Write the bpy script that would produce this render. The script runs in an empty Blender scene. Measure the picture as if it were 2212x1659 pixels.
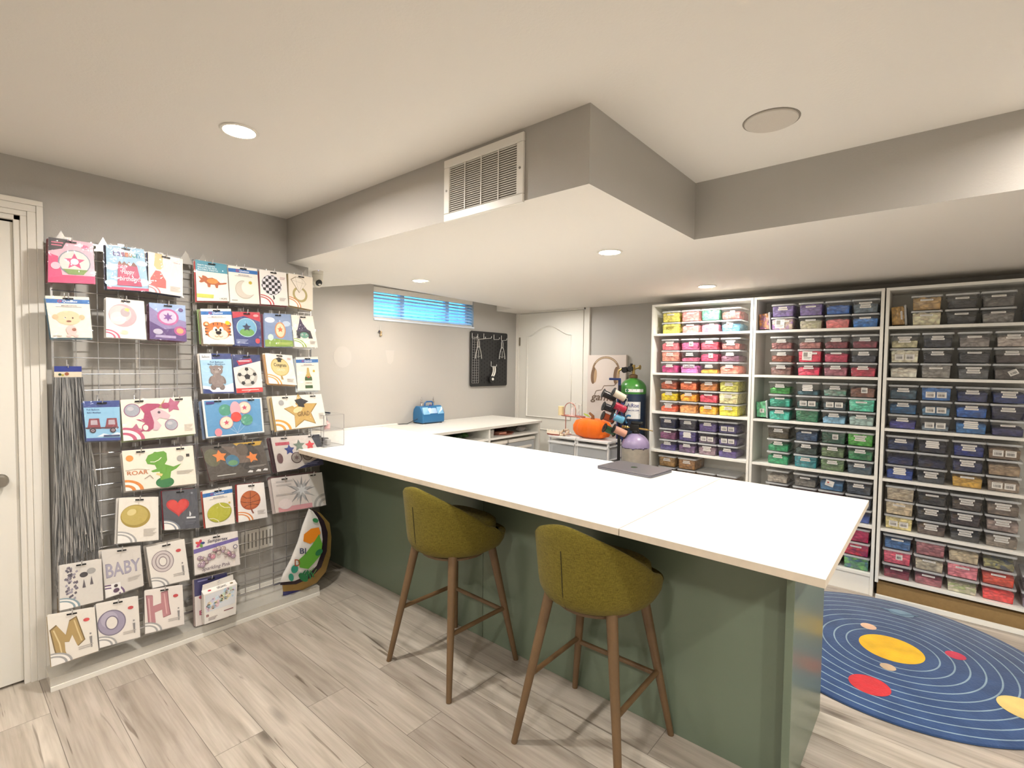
import bpy, bmesh, math, random
from math import pi, sin, cos, radians
from mathutils import Vector, Matrix
random.seed(7)
scene = bpy.context.scene
C = bpy.context.collection
VT = scene.view_settings
scene.display_settings.display_device = 'sRGB'
VT.view_transform = 'Standard'; VT.look = 'None'; VT.gamma = 1.0; VT.use_curve_mapping = False
VT.exposure = 0.48

# ------------------------------------------------------------ camera (solved from the room's vanishing points)
FPX = 1080.78
RM = Matrix(((0.76009651, -0.03452255, 0.64889252), (0.64968462, 0.0207421, -0.75992083), (0.01277501, 0.99918865, 0.03819476)))
CAMH = 1.486
cam_data = bpy.data.cameras.new('camera'); cam = bpy.data.objects.new('camera', cam_data); C.objects.link(cam)
cam_data.sensor_width = 36.0; cam_data.lens = FPX / 2212 * 36.0; cam_data.clip_start = 0.02; cam_data.clip_end = 60
M4 = RM.to_4x4(); M4.translation = Vector((0, 0, CAMH)); cam.matrix_world = M4
scene.camera = cam
# measured points of the photograph turned into places on real planes of the room
def ray(px, py): return RM @ Vector((px - 1106, -(py - 829.5), -FPX))
def onz(px, py, z): r = ray(px, py); t = (z - CAMH) / r.z; return Vector((0, 0, CAMH)) + r * t
def onx(px, py, x): r = ray(px, py); return Vector((0, 0, CAMH)) + r * (x / r.x)
def ony(px, py, y): r = ray(px, py); return Vector((0, 0, CAMH)) + r * (y / r.y)

# ------------------------------------------------------------ sky outside and the lamps' strength
world = bpy.data.worlds.new('sky'); scene.world = world; world.use_nodes = True
wb = world.node_tree.nodes['Background']; wb.inputs[0].default_value = (0.09, 0.48, 1.0, 1); wb.inputs[1].default_value = 7.0
LAMP_W = 17.0
LAMP_COL = (1.0, 0.975, 0.94)
UPPER_Z, LOW_Z = 2.377, 2.106
XL, XW, YF = -3.13, -3.60, 4.30          # grid wall, window wall, far wall
XR, YB = 2.3, -2.6                       # walls behind the camera

# ------------------------------------------------------------ helpers
def lin(c):
    if isinstance(c, str):
        c = [int(c[i:i + 2], 16) / 255 for i in (0, 2, 4)]
    return tuple(((v + 0.055) / 1.055) ** 2.4 if v > 0.04045 else v / 12.92 for v in c[:3])
MATS = {}
def mat(name, col='cccccc', rough=0.5, metal=0.0, bump=0.0, bscale=200.0, var=0.0, vscale=8.0, alpha=1.0, trans=0.0, spec=0.5, emit=0.0, coat=0.0, sheen=0.0):
    if name in MATS: return MATS[name]
    m = bpy.data.materials.new(name); m.use_nodes = True
    nt = m.node_tree; b = nt.nodes['Principled BSDF']
    c = lin(col)
    b.inputs['Base Color'].default_value = (*c, 1); b.inputs['Roughness'].default_value = rough; b.inputs['Metallic'].default_value = metal
    b.inputs['Specular IOR Level'].default_value = spec
    b.inputs['Alpha'].default_value = alpha; b.inputs['Transmission Weight'].default_value = trans
    b.inputs['Coat Weight'].default_value = coat; b.inputs['Sheen Weight'].default_value = sheen
    if emit: b.inputs['Emission Color'].default_value = (*c, 1); b.inputs['Emission Strength'].default_value = emit
    if bump or var:
        tc = nt.nodes.new('ShaderNodeTexCoord')
    if var:
        n = nt.nodes.new('ShaderNodeTexNoise'); n.inputs['Scale'].default_value = vscale; n.inputs['Detail'].default_value = 4
        nt.links.new(tc.outputs['Object'], n.inputs['Vector'])
        r = nt.nodes.new('ShaderNodeMix'); r.data_type = 'RGBA'
        r.inputs[6].default_value = (*[max(0, v * (1 - var)) for v in c], 1); r.inputs[7].default_value = (*[min(1, v * (1 + var)) for v in c], 1)
        nt.links.new(n.outputs['Fac'], r.inputs[0]); nt.links.new(r.outputs[2], b.inputs['Base Color'])
    if bump:
        n = nt.nodes.new('ShaderNodeTexNoise'); n.inputs['Scale'].default_value = bscale; n.inputs['Detail'].default_value = 3
        nt.links.new(tc.outputs['Object'], n.inputs['Vector'])
        bp = nt.nodes.new('ShaderNodeBump'); bp.inputs['Strength'].default_value = bump; bp.inputs['Distance'].default_value = 0.002
        nt.links.new(n.outputs['Fac'], bp.inputs['Height']); nt.links.new(bp.outputs['Normal'], b.inputs['Normal'])
    MATS[name] = m
    return m
def clear_mat(name, tint='ffffff', opac=0.15, rough=0.08, bump=0.0, bscale=30, ior=1.4):
    """thin clear plastic: mostly transparent, a little body, glossy"""
    if name in MATS: return MATS[name]
    m = bpy.data.materials.new(name); m.use_nodes = True; nt = m.node_tree; nt.nodes.clear()
    N = nt.nodes.new; L = nt.links.new
    out = N('ShaderNodeOutputMaterial'); tr = N('ShaderNodeBsdfTransparent'); df = N('ShaderNodeBsdfDiffuse'); gl = N('ShaderNodeBsdfGlossy')
    df.inputs['Color'].default_value = (*lin(tint), 1); gl.inputs['Roughness'].default_value = rough; gl.inputs['Color'].default_value = (1, 1, 1, 1)
    m1 = N('ShaderNodeMixShader'); m1.inputs[0].default_value = opac; L(tr.outputs[0], m1.inputs[1]); L(df.outputs[0], m1.inputs[2])
    fr = N('ShaderNodeFresnel'); fr.inputs['IOR'].default_value = ior; ge = N('ShaderNodeNewGeometry'); iv = N('ShaderNodeMath'); iv.operation = 'SUBTRACT'; iv.inputs[0].default_value = 1; L(ge.outputs['Backfacing'], iv.inputs[1]); mu = N('ShaderNodeMath'); mu.operation = 'MULTIPLY'; L(fr.outputs[0], mu.inputs[0]); L(iv.outputs[0], mu.inputs[1])   # reflect on the outer face only
    m2 = N('ShaderNodeMixShader'); L(mu.outputs[0], m2.inputs[0]); L(m1.outputs[0], m2.inputs[1]); L(gl.outputs[0], m2.inputs[2]); L(m2.outputs[0], out.inputs[0])
    if bump:
        tc = N('ShaderNodeTexCoord'); n = N('ShaderNodeTexNoise'); n.inputs['Scale'].default_value = bscale; n.inputs['Detail'].default_value = 2; n.inputs['Distortion'].default_value = 1.5
        bp = N('ShaderNodeBump'); bp.inputs['Strength'].default_value = bump; bp.inputs['Distance'].default_value = 0.01
        L(tc.outputs['Object'], n.inputs['Vector']); L(n.outputs['Fac'], bp.inputs['Height']); L(bp.outputs['Normal'], gl.inputs['Normal'])
    MATS[name] = m
    return m

class MB:
    def __init__(s): s.v = []; s.f = []; s.mi = []; s.c = []; s.m = 0; s.col = None
    def add(s, vs, fs):
        o = len(s.v); s.v += [tuple(v) for v in vs]
        for f in fs: s.f.append([o + i for i in f]); s.mi.append(s.m); s.c.append(s.col)
        return s
    def box(s, a, b):
        (x0, y0, z0), (x1, y1, z1) = a, b
        x0, x1 = sorted((x0, x1)); y0, y1 = sorted((y0, y1)); z0, z1 = sorted((z0, z1))
        return s.add([(x0, y0, z0), (x1, y0, z0), (x1, y1, z0), (x0, y1, z0), (x0, y0, z1), (x1, y0, z1), (x1, y1, z1), (x0, y1, z1)],
                     [(0, 3, 2, 1), (4, 5, 6, 7), (0, 1, 5, 4), (1, 2, 6, 5), (2, 3, 7, 6), (3, 0, 4, 7)])
    def bar(s, p0, p1, w, h, up=(0, 0, 1)):
        p0, p1 = Vector(p0), Vector(p1); d = (p1 - p0).normalized(); u = Vector(up)
        sd = d.cross(u)
        if sd.length < 1e-4: sd = d.cross(Vector((1, 0, 0)))
        sd.normalize(); u = sd.cross(d)
        vs = [p + sd * (a * w / 2) + u * (b * h / 2) for p in (p0, p1) for a, b in ((-1, -1), (1, -1), (1, 1), (-1, 1))]
        return s.add(vs, [(3, 2, 1, 0), (4, 5, 6, 7), (0, 1, 5, 4), (1, 2, 6, 5), (2, 3, 7, 6), (3, 0, 4, 7)])
    def cyl(s, p0, p1, r0, r1=None, n=16, cap=True):
        if r1 is None: r1 = r0
        p0, p1 = Vector(p0), Vector(p1); d = (p1 - p0).normalized()
        a = d.cross(Vector((0, 0, 1)) if abs(d.z) < .9 else Vector((1, 0, 0))).normalized(); b = d.cross(a)
        vs = [p + (a * cos(2 * pi * i / n) + b * sin(2 * pi * i / n)) * r for p, r in ((p0, r0), (p1, r1)) for i in range(n)]
        fs = [(i, (i + 1) % n, n + (i + 1) % n, n + i) for i in range(n)]
        if cap: fs += [tuple(range(n - 1, -1, -1)), tuple(range(n, 2 * n))]
        return s.add(vs, fs)
    def tube(s, pts, r, n=6, closed=False, radii=None):
        pts = [Vector(p) for p in pts]; N = len(pts); vs = []; prev = None
        for i, p in enumerate(pts):
            if closed: d = pts[(i + 1) % N] - pts[i - 1]
            else: d = pts[min(i + 1, N - 1)] - pts[max(i - 1, 0)]
            d.normalize()
            a = (prev - d * prev.dot(d)) if prev else d.cross(Vector((0, 0, 1)) if abs(d.z) < .9 else Vector((1, 0, 0)))
            if a.length < 1e-5: a = d.cross(Vector((1, 0.3, 0)))
            a.normalize(); prev = a; b = d.cross(a); rr = radii[i] if radii else r
            vs += [p + (a * cos(2 * pi * k / n) + b * sin(2 * pi * k / n)) * rr for k in range(n)]
        fs = []
        for i in range(N if closed else N - 1):
            j = (i + 1) % N
            fs += [(i * n + k, i * n + (k + 1) % n, j * n + (k + 1) % n, j * n + k) for k in range(n)]
        if not closed: fs += [tuple(range(n - 1, -1, -1)), tuple(range((N - 1) * n, N * n))]
        return s.add(vs, fs)
    def lathe(s, prof, c=(0, 0, 0), n=24, sx=1, sy=1, axis='z', lobes=0, amp=0):
        vs = []
        for r, h in prof:
            for i in range(n):
                t = 2 * pi * i / n; k = r * (1 - amp * abs(cos(lobes * t / 2)) ** 6) if lobes else r
                x, y, z = k * cos(t) * sx, k * sin(t) * sy, h
                if axis == 'x': x, y, z = h, k * cos(t), k * sin(t)
                if axis == 'y': x, y, z = k * sin(t), h, k * cos(t)
                vs.append((c[0] + x, c[1] + y, c[2] + z))
        fs = []
        for j in range(len(prof) - 1): fs += [(j * n + i, j * n + (i + 1) % n, (j + 1) * n + (i + 1) % n, (j + 1) * n + i) for i in range(n)]
        if prof[0][0] > 1e-4: fs.append(tuple(range(n - 1, -1, -1)))
        if prof[-1][0] > 1e-4: fs.append(tuple(range((len(prof) - 1) * n, len(prof) * n)))
        return s.add(vs, fs)
    def prism(s, out, o, u, v, t):
        """2D outline (list of (a,b)) at origin o, axes u,v, thickness vector t"""
        o, u, v, t = Vector(o), Vector(u), Vector(v), Vector(t); n = len(out)
        vs = [o + u * a + v * b for a, b in out] + [o + u * a + v * b + t for a, b in out]
        return s.add(vs, [tuple(range(n)), tuple(range(2 * n - 1, n - 1, -1))] + [(i, i + n, (i + 1) % n + n, (i + 1) % n) for i in range(n)])
    def build(s, name, mats, parent=None, smooth=None, bevel=0, loc=None):
        if not isinstance(mats, (list, tuple)): mats = [mats]
        off = Vector((0, 0, 0))
        if parent is not None and not getattr(s, 'local', False):
            q = parent
            while q: off += q.location; q = q.parent
        elif loc is not None: off = Vector(loc)
        me = bpy.data.meshes.new(name)
        me.from_pydata([tuple(Vector(v) - off) for v in s.v], [], s.f)
        me.polygons.foreach_set('material_index', s.mi)
        for m in mats: me.materials.append(m)
        bm = bmesh.new(); bm.from_mesh(me); bmesh.ops.recalc_face_normals(bm, faces=bm.faces) if not getattr(s, 'flat', False) else None
        if smooth is not None:
            for f in bm.faces: f.smooth = True
            for e in bm.edges:
                if len(e.link_faces) == 2 and e.calc_face_angle(0) > radians(smooth): e.smooth = False
        bm.to_mesh(me); bm.free()
        if any(c is not None for c in s.c):
            ca = me.color_attributes.new('Col', 'FLOAT_COLOR', 'CORNER')
            data = []
            for p, c in zip(me.polygons, s.c):
                data += list((*(c or (1, 1, 1)), 1.0)) * len(p.vertices)
            ca.data.foreach_set('color', data)
        ob = bpy.data.objects.new(name, me); C.objects.link(ob)
        if parent is not None: ob.parent = parent
        elif loc is not None: ob.location = loc
        if bevel:
            b = ob.modifiers.new('bevel', 'BEVEL'); b.width = bevel; b.segments = 2; b.limit_method = 'ANGLE'; b.angle_limit = radians(40)
        return ob
def tag(o, label=None, cat=None, group=None, kind=None):
    if label: o['label'] = label
    if cat: o['category'] = cat
    if group: o['group'] = group
    if kind: o['kind'] = kind
    return o
def thing(name, label, cat, loc=(0, 0, 0), group=None):
    o = bpy.data.objects.new(name, None); C.objects.link(o); o.location = loc; o.empty_display_size = .05
    return tag(o, label, cat, group)
def copy_tree(o, parent=None):
    c = o.copy(); C.objects.link(c); c.parent = parent
    for ch in list(o.children): copy_tree(ch, c)
    return c
def struct(ob): ob['kind'] = 'structure'; return ob

# ------------------------------------------------------------ printed artwork (flat coloured shapes on a sheet)
def art_mat(name='printed_colours', rough=0.45, bump=0):
    if name in MATS: return MATS[name]
    m = mat(name, 'ffffff', rough, bump=bump, bscale=90)
    a = m.node_tree.nodes.new('ShaderNodeAttribute'); a.attribute_name = 'Col'
    m.node_tree.links.new(a.outputs['Color'], m.node_tree.nodes['Principled BSDF'].inputs['Base Color'])
    return m
GL = {}
def glyphs(txt, shear=0.0):
    k = (txt, shear)
    if k in GL: return GL[k]
    cu = bpy.data.curves.new('text', 'FONT'); cu.body = txt; cu.shear = shear; cu.resolution_u = 3; cu.offset = 0.012
    ob = bpy.data.objects.new('text', cu); C.objects.link(ob)
    bpy.context.view_layer.update()
    me = bpy.data.meshes.new_from_object(ob.evaluated_get(bpy.context.evaluated_depsgraph_get()))
    vs = [v.co.copy() for v in me.vertices]; fs = [tuple(p.vertices) for p in me.polygons]
    bpy.data.objects.remove(ob); bpy.data.meshes.remove(me); bpy.data.curves.remove(cu)
    x0 = min(v.x for v in vs); x1 = max(v.x for v in vs); y0 = min(v.y for v in vs); y1 = max(v.y for v in vs)
    GL[k] = ([((v.x - x0) / (x1 - x0), 1 - (v.y - y0) / (y1 - y0)) for v in vs], fs, (x1 - x0) / (y1 - y0)); return GL[k]
class Art:
    """u,v in 0..1 over the sheet (v downwards); fn maps (u,v,layer) to 3D"""
    def __init__(s, fn, asp): s.fn = fn; s.asp = asp; s.mb = MB(); s.mb.flat = True; s.L = 0
    def poly(s, pts, col):
        s.L += 1; s.mb.col = lin(col)
        s.mb.add([s.fn(u, v, s.L) for u, v in pts], [tuple(range(len(pts)))[::-1]])
    def rect(s, u0, v0, u1, v1, col): s.poly([(u0, v0), (u1, v0), (u1, v1), (u0, v1)], col)
    def ell(s, u, v, rx, ry, col, rot=0, n=20, a0=0, a1=360):
        """radii in units of sheet width"""
        p = []
        for i in range(n + (0 if a1 - a0 == 360 else 1)):
            t = radians(a0 + (a1 - a0) * i / n); a, b = rx * cos(t), ry * sin(t); r = radians(rot)
            p.append((u + a * cos(r) - b * sin(r), v + (a * sin(r) + b * cos(r)) / s.asp))
        s.poly(p, col)
    def line(s, pts, w, col):
        for (a, b), (c, d) in zip(pts, pts[1:]):
            dx, dy = c - a, (d - b) * s.asp; l = math.hypot(dx, dy) or 1; nx, ny = -dy / l * w / 2, dx / l * w / 2 / s.asp
            s.poly([(a + nx, b + ny), (c + nx, d + ny), (c - nx, d - ny), (a - nx, b - ny)], col); s.L -= 1
        s.L += 1
    def star(s, u, v, r, n, col, inner=.45, rot=-90):
        s.poly([(u + r * (1 if k % 2 == 0 else inner) * cos(radians(rot + 180 * k / n)), v + r * (1 if k % 2 == 0 else inner) * sin(radians(rot + 180 * k / n)) / s.asp) for k in range(2 * n)], col)
    def text(s, t, u0, v0, u1, v1, col, shear=0):
        vs, fs, _ = glyphs(t, shear); s.L += 1; s.mb.col = lin(col)
        s.mb.add([s.fn(u0 + (u1 - u0) * a, v0 + (v1 - v0) * b, s.L) for a, b in vs], [f[::-1] for f in fs])
    def lines(s, u0, v0, u1, v1, n, col):
        for k in range(n):
            a = v0 + (v1 - v0) * k / n; h = (v1 - v0) / n * .45; s.rect(u0, a, u1 - (u1 - u0) * (.25 * ((k * 7) % 3) / 2), a + h, col); s.L -= 1
        s.L += 1
    def arcs(s, cols, r=.42):
        """the quarter-ring motif in the lower left corner"""
        k = r
        for i, c in enumerate(cols):
            for cc, kk in ((c, k), ('f6f1ea', k - .05)):
                n = 8; p = [(0.0, 1.0)] + [(kk * cos(radians(90 * i2 / n)), 1 - kk * sin(radians(90 * i2 / n)) / s.asp * .75) for i2 in range(n + 1)]
                s.poly(p, cc)
            k -= .105
    def qlogo(s):
        s.rect(0.0, .07, 1, .17, '1f6cb5'); s.ell(.3, .12, .05, .04, 'c8323c'); s.ell(.3, .12, .03, .024, '1f6cb5'); s.text('Qualatex', .37, .09, .72, .155, 'f4f4f6', .3)
        s.text('MICROFOIL', .33, .21, .7, .24, '8a7f84'); s.lines(.2, .25, .8, .275, 1, 'a5a0a0')
    def build(s, name, parent, rough=.45, mname='printed_colours'): return s.mb.build(name, art_mat(mname, rough), parent)
# ------------------------------------------------------------ room surfaces
M_wall = mat('grey_wall_paint', 'b1ada6', .5, bump=.25, bscale=140)
M_ceil = mat('white_ceiling_paint', 'e6e1d9', .85, bump=.3, bscale=110)
M_white = mat('white_trim_paint', 'e6e1d7', .4)
M_door = mat('white_door_paint', 'e4e0d6', .38)
M_lam = mat('white_laminate', 'f6f4ec', .28)
M_lamg = mat('white_worktop', 'fbfaf4', .2, spec=.6)
M_edge = mat('pale_worktop_edge', 'cfc2ae', .5, var=.12, vscale=30)
M_black = mat('black_plastic', '141414', .45)
M_chrome = mat('chrome_wire', 'd8d8da', .22, metal=.85)

def floor_mat():
    m = bpy.data.materials.new('grey_oak_planks'); m.use_nodes = True; nt = m.node_tree; b = nt.nodes['Principled BSDF']; N = nt.nodes.new; L = nt.links.new
    tc = N('ShaderNodeTexCoord'); mp = N('ShaderNodeMapping'); mp.inputs['Location'].default_value = (.35, .055, 0); L(tc.outputs['Object'], mp.inputs[0])
    br = N('ShaderNodeTexBrick'); br.offset = .37; br.offset_frequency = 2
    br.inputs['Scale'].default_value = 1; br.inputs['Brick Width'].default_value = 1.22; br.inputs['Row Height'].default_value = .182
    br.inputs['Mortar Size'].default_value = .0012; br.inputs['Mortar Smooth'].default_value = .1; br.inputs['Bias'].default_value = 0
    br.inputs['Color1'].default_value = (0, 0, 0, 1); br.inputs['Color2'].default_value = (1, 1, 1, 1); br.inputs['Mortar'].default_value = (.5, .5, .5, 1)
    L(mp.outputs[0], br.inputs['Vector'])
    # per-plank offset so the grain breaks at the joints
    off = N('ShaderNodeVectorMath'); off.operation = 'MULTIPLY_ADD'; off.inputs[1].default_value = (7, 13, 5); L(br.outputs['Color'], off.inputs[0]); L(mp.outputs[0], off.inputs[2])
    sc = N('ShaderNodeMapping'); sc.inputs['Scale'].default_value = (1.4, 13, 1); L(off.outputs[0], sc.inputs[0])
    n1 = N('ShaderNodeTexNoise'); n1.inputs['Scale'].default_value = 1.5; n1.inputs['Detail'].default_value = 6; n1.inputs['Distortion'].default_value = .6; L(sc.outputs[0], n1.inputs['Vector'])
    sc2 = N('ShaderNodeMapping'); sc2.inputs['Scale'].default_value = (3, 90, 1); L(off.outputs[0], sc2.inputs[0])
    n2 = N('ShaderNodeTexNoise'); n2.inputs['Scale'].default_value = 1.2; n2.inputs['Detail'].default_value = 5; L(sc2.outputs[0], n2.inputs['Vector'])
    r1 = N('ShaderNodeValToRGB'); e = r1.color_ramp.elements
    e[0].position = .28; e[0].color = (*lin('aea69c'), 1); e[1].position = .72; e[1].color = (*lin('dcd6ce'), 1)
    L(n1.outputs['Fac'], r1.inputs[0])
    tint = N('ShaderNodeValToRGB'); e = tint.color_ramp.elements; e[0].color = (*lin('cbc3bb'), 1); e[1].color = (*lin('f6f1e8'), 1); L(br.outputs['Color'], tint.inputs[0])
    mu = N('ShaderNodeMix'); mu.data_type = 'RGBA'; mu.blend_type = 'MULTIPLY'; mu.inputs[0].default_value = .85; L(r1.outputs[0], mu.inputs[6]); L(tint.outputs[0], mu.inputs[7])
    g = N('ShaderNodeValToRGB'); e = g.color_ramp.elements; e[0].position = .3; e[0].color = (.72, .70, .67, 1); e[1].position = .6; e[1].color = (1, 1, 1, 1); L(n2.outputs['Fac'], g.inputs[0])
    m2 = N('ShaderNodeMix'); m2.data_type = 'RGBA'; m2.blend_type = 'MULTIPLY'; m2.inputs[0].default_value = .55; L(mu.outputs[2], m2.inputs[6]); L(g.outputs[0], m2.inputs[7])
    # knots and cracks
    vk = N('ShaderNodeMapping'); vk.inputs['Scale'].default_value = (1.1, 4.2, 1); L(off.outputs[0], vk.inputs[0])
    vo = N('ShaderNodeTexVoronoi'); vo.inputs['Scale'].default_value = 1.3; L(vk.outputs[0], vo.inputs['Vector'])
    kr = N('ShaderNodeValToRGB'); e = kr.color_ramp.elements; e[0].position = .03; e[0].color = (.16, .13, .11, 1); e[1].position = .16; e[1].color = (1, 1, 1, 1); L(vo.outputs['Distance'], kr.inputs[0])
    m3 = N('ShaderNodeMix'); m3.data_type = 'RGBA'; m3.blend_type = 'MULTIPLY'; m3.inputs[0].default_value = .75; L(m2.outputs[2], m3.inputs[6]); L(kr.outputs[0], m3.inputs[7])
    ck = N('ShaderNodeMapping'); ck.inputs['Scale'].default_value = (.9, 16, 1); L(off.outputs[0], ck.inputs[0])
    cn = N('ShaderNodeTexNoise'); cn.inputs['Scale'].default_value = 1.6; cn.inputs['Detail'].default_value = 3; cn.inputs['Distortion'].default_value = 1.2; L(ck.outputs[0], cn.inputs['Vector'])
    cr = N('ShaderNodeValToRGB'); e = cr.color_ramp.elements; e[0].position = .30; e[0].color = (.35, .3, .26, 1); e[1].position = .35; e[1].color = (1, 1, 1, 1); L(cn.outputs['Fac'], cr.inputs[0])
    m4 = N('ShaderNodeMix'); m4.data_type = 'RGBA'; m4.blend_type = 'MULTIPLY'; m4.inputs[0].default_value = .8; L(m3.outputs[2], m4.inputs[6]); L(cr.outputs[0], m4.inputs[7])
    # joints
    jr = N('ShaderNodeMix'); jr.data_type = 'RGBA'; L(br.outputs['Fac'], jr.inputs[0]); L(m4.outputs[2], jr.inputs[6]); jr.inputs[7].default_value = (*lin('6f665c'), 1)
    L(jr.outputs[2], b.inputs['Base Color']); b.inputs['Roughness'].default_value = .42
    bp = N('ShaderNodeBump'); bp.inputs['Strength'].default_value = .12; bp.inputs['Distance'].default_value = .003; L(n2.outputs['Fac'], bp.inputs['Height']); L(bp.outputs[0], b.inputs['Normal'])
    return m

m = MB(); m.box((-3.75, YB - .1, -.1), (XR + .1, YF + .1, 0)); struct(m.build('floor', floor_mat()))
m = MB(); m.box((-3.75, YB - .1, UPPER_Z), (XR + .1, YF + .1, UPPER_Z + .08)); struct(m.build('ceiling', M_ceil))

# lowered part: grey faces, white underside that slopes a little towards the far wall
m = MB(); Z = UPPER_Z
m.add([(XL, 1.48, Z), (-.93, 1.48, Z), (-.93, 1.48, LOW_Z), (XL, 1.48, LOW_Z)], [(0, 1, 2, 3)])
m.add([(-.93, 1.48, Z), (-.93, 2.44, Z), (-.93, 2.44, LOW_Z), (-.93, 1.48, LOW_Z)], [(0, 1, 2, 3)])
m.add([(-.93, 2.44, Z), (XR, 2.44, Z), (XR, 2.44, LOW_Z), (-.93, 2.44, LOW_Z)], [(0, 1, 2, 3)])
struct(m.build('wall_bulkhead', M_wall))
m = MB(); ZF = 2.075; g = XW + .22
P = [(XL, 1.48, LOW_Z), (-.93, 1.48, LOW_Z), (-.93, 2.44, LOW_Z), (XR, 2.44, LOW_Z), (XR, YF, ZF), (g, YF, 2.062), (g, 2.28, 2.106), (XL, 1.62, 2.098),
     (XW, 2.28, 2.142), (XW, 1.9, 2.047), (XW, 3.95, 2.128), (g, 3.95, 2.0696), (g, 3.95, 2.0696), (XW, 3.95, 2.055), (XW, YF, 2.055), (XW, 1.62, 1.99), (-.93, YF, ZF)]
m.add(P, [(0, 1, 2, 6, 7), (2, 3, 4, 16), (2, 16, 5, 6), (6, 8, 9, 7), (7, 9, 15), (8, 6, 11, 10), (10, 11, 13), (13, 11, 5, 14)])
struct(m.build('ceiling_lower', M_ceil))

# walls
m = MB()
m.box((XL - .1, .286, 0), (XL, 1.62, Z)); m.box((XL - .1, -.6, 2.12), (XL, .286, Z)); m.box((XL - .1, YB, 0), (XL, -.6, Z))
m.box((XW, 1.54, 0), (XL - .1, 1.62, Z))
struct(m.build('wall_left', M_wall))
m = MB(); wy0, wy1, wz0, wz1 = 2.43, 3.605, 1.858, 2.13
m.box((XW - .12, 1.5, 0), (XW, wy0, Z)); m.box((XW - .12, wy1, 0), (XW, YF + .1, Z)); m.box((XW - .12, wy0, 0), (XW, wy1, wz0)); m.box((XW - .12, wy0, wz1), (XW, wy1, Z))
struct(m.build('wall_window', M_wall))
m = MB(); m.box((XW - .1, YF, 0), (XR + .1, YF + .1, Z)); struct(m.build('wall_far', M_wall))
m = MB(); m.box((XR, YB, 0), (XR + .1, YF, Z)); struct(m.build('wall_right', M_wall))
m = MB(); m.box((XW, YB - .1, 0), (XR + .1, YB, Z)); struct(m.build('wall_back', M_wall))
# lighter touched-up patches of paint on the window wall
M_patch = mat('touched_up_paint', 'b7b3ac', .5)
for (px, py, w, h, e) in ((740, 771, .16, .17, 1), (842, 772, .09, .12, 0)):
    c = onx(px, py, XW); m = MB()
    out = [(w / 2 * cos(t * pi / 8), h / 2 * sin(t * pi / 8) ) for t in range(16)] if e else [(-w / 2, h / 2), (w / 2, h / 2), (w / 2 - .01, -h / 2 + .03), (w * .1, -h / 2), (-w * .25, -h / 2 + .01), (-w / 2 + .02, -h / 3)]
    m.prism(out, (XW + .0003, c.y, c.z), (0, 1, 0), (0, 0, 1), (.0006, 0, 0))
    struct(m.build('trim_patch', M_patch))

# door 1 in the left wall (mostly outside the frame)
m = MB(); m.box((XL - .055, -.56, .012), (XL - .015, .262, 2.09)); d1 = struct(m.build('door_1', M_door, bevel=.002))
m = MB(); m.lathe([(.0, .05), (.022, .05), (.028, .035), (.022, .018), (.01, .014), (.01, .004), (.03, .003), (.03, 0)], (XL - .015, .20, .945), 20, axis='x'); m.build('door_handle', mat('nickel', '9a958c', .3, .9), d1, smooth=40)
m = MB(); m.box((XL - .02, .262, 0), (XL + .004, .285, 2.12)); m.box((XL - .02, -.6, 2.098), (XL + .004, .285, 2.12))
for a, b, t in ((.283, .305, .012), (.305, .335, .017), (.335, .358, .022)):
    m.box((XL, a, 0), (XL + t, b, 2.12 + (a - .283))); m.box((XL, -.6, 2.12 + a - .283), (XL + t, b, 2.12 + b - .283))
struct(m.build('trim_1', M_white, bevel=.002))
m = MB(); m.box((XL - .08, -.6, 0), (XL - .06, .3, 2.12)); struct(m.build('door_gap_shade', mat('gap_shade_black', '1c1a18', .8)))  # dark sheet standing in for the shade in the gap around the door

# door 2 in the far wall: arched raised panels
dx0, dx1 = -3.545, -2.726
m = MB(); m.box((dx0, YF - .02, .01), (dx1, YF - .002, 2.045)); m.box((dx0 - .002, YF - .006, 0), (dx1 + .002, YF - .001, 2.06))
d2 = m.build('door_2', M_door, bevel=.0015); struct(d2)
def moulding(pts, nm='panel_moulding'):
    mm = MB(); mm.tube([Vector(p) for p in pts], .009, 6, closed=True); return mm.build(nm, M_door, d2, smooth=60)
x0, x1 = dx0 + .105, dx1 - .135; yy = YF - .02
top = [(x0 + (x1 - x0) * t, yy, 1.80 + .10 * (.5 - .5 * cos(2 * pi * t)) ** 1.0) for t in [i / 16 for i in range(17)]]
moulding([(x0, yy, .93)] + top + [(x1, yy, .93)])
moulding([(x0, yy, .20), (x0, yy, .80), (x1, yy, .80), (x1, yy, .20)])
m = MB(); m.box((dx0 - .012, YF - .024, 1.70), (dx0 + .006, YF - .014, 1.79)); m.build('hinge', mat('brass_dull', '8d8472', .4, .7), d2)
m = MB()
for a, b, t in ((0, .02, .014), (.02, .045, .02), (.045, .072, .026)):
    m.box((dx0 - .003 - b, YF - t, 0), (dx0 - .003 - a, YF, 2.05)); m.box((dx1 + .003 + a, YF - t, 0), (dx1 + .003 + b, YF, 2.05 + b))
m.box((dx0 - .07, YF - .014, 2.048), (dx1 + .07, YF, 2.075))
struct(m.build('trim_3', M_white, bevel=.002))
# baseboards
m = MB(); m.box((dx1 + .08, YF - .015, 0), (XR, YF, .1)); struct(m.build('baseboard_far', M_white))
m = MB(); m.box((XR - .015, YB, 0), (XR, YF - .02, .1)); struct(m.build('baseboard_right', M_white))
m = MB(); m.box((XL, .36, 0), (XL + .014, 1.62, .105)); m.box((XL, .36, .105), (XL + .009, 1.62, .125)); struct(m.build('baseboard_left', M_white, bevel=.002))

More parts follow.
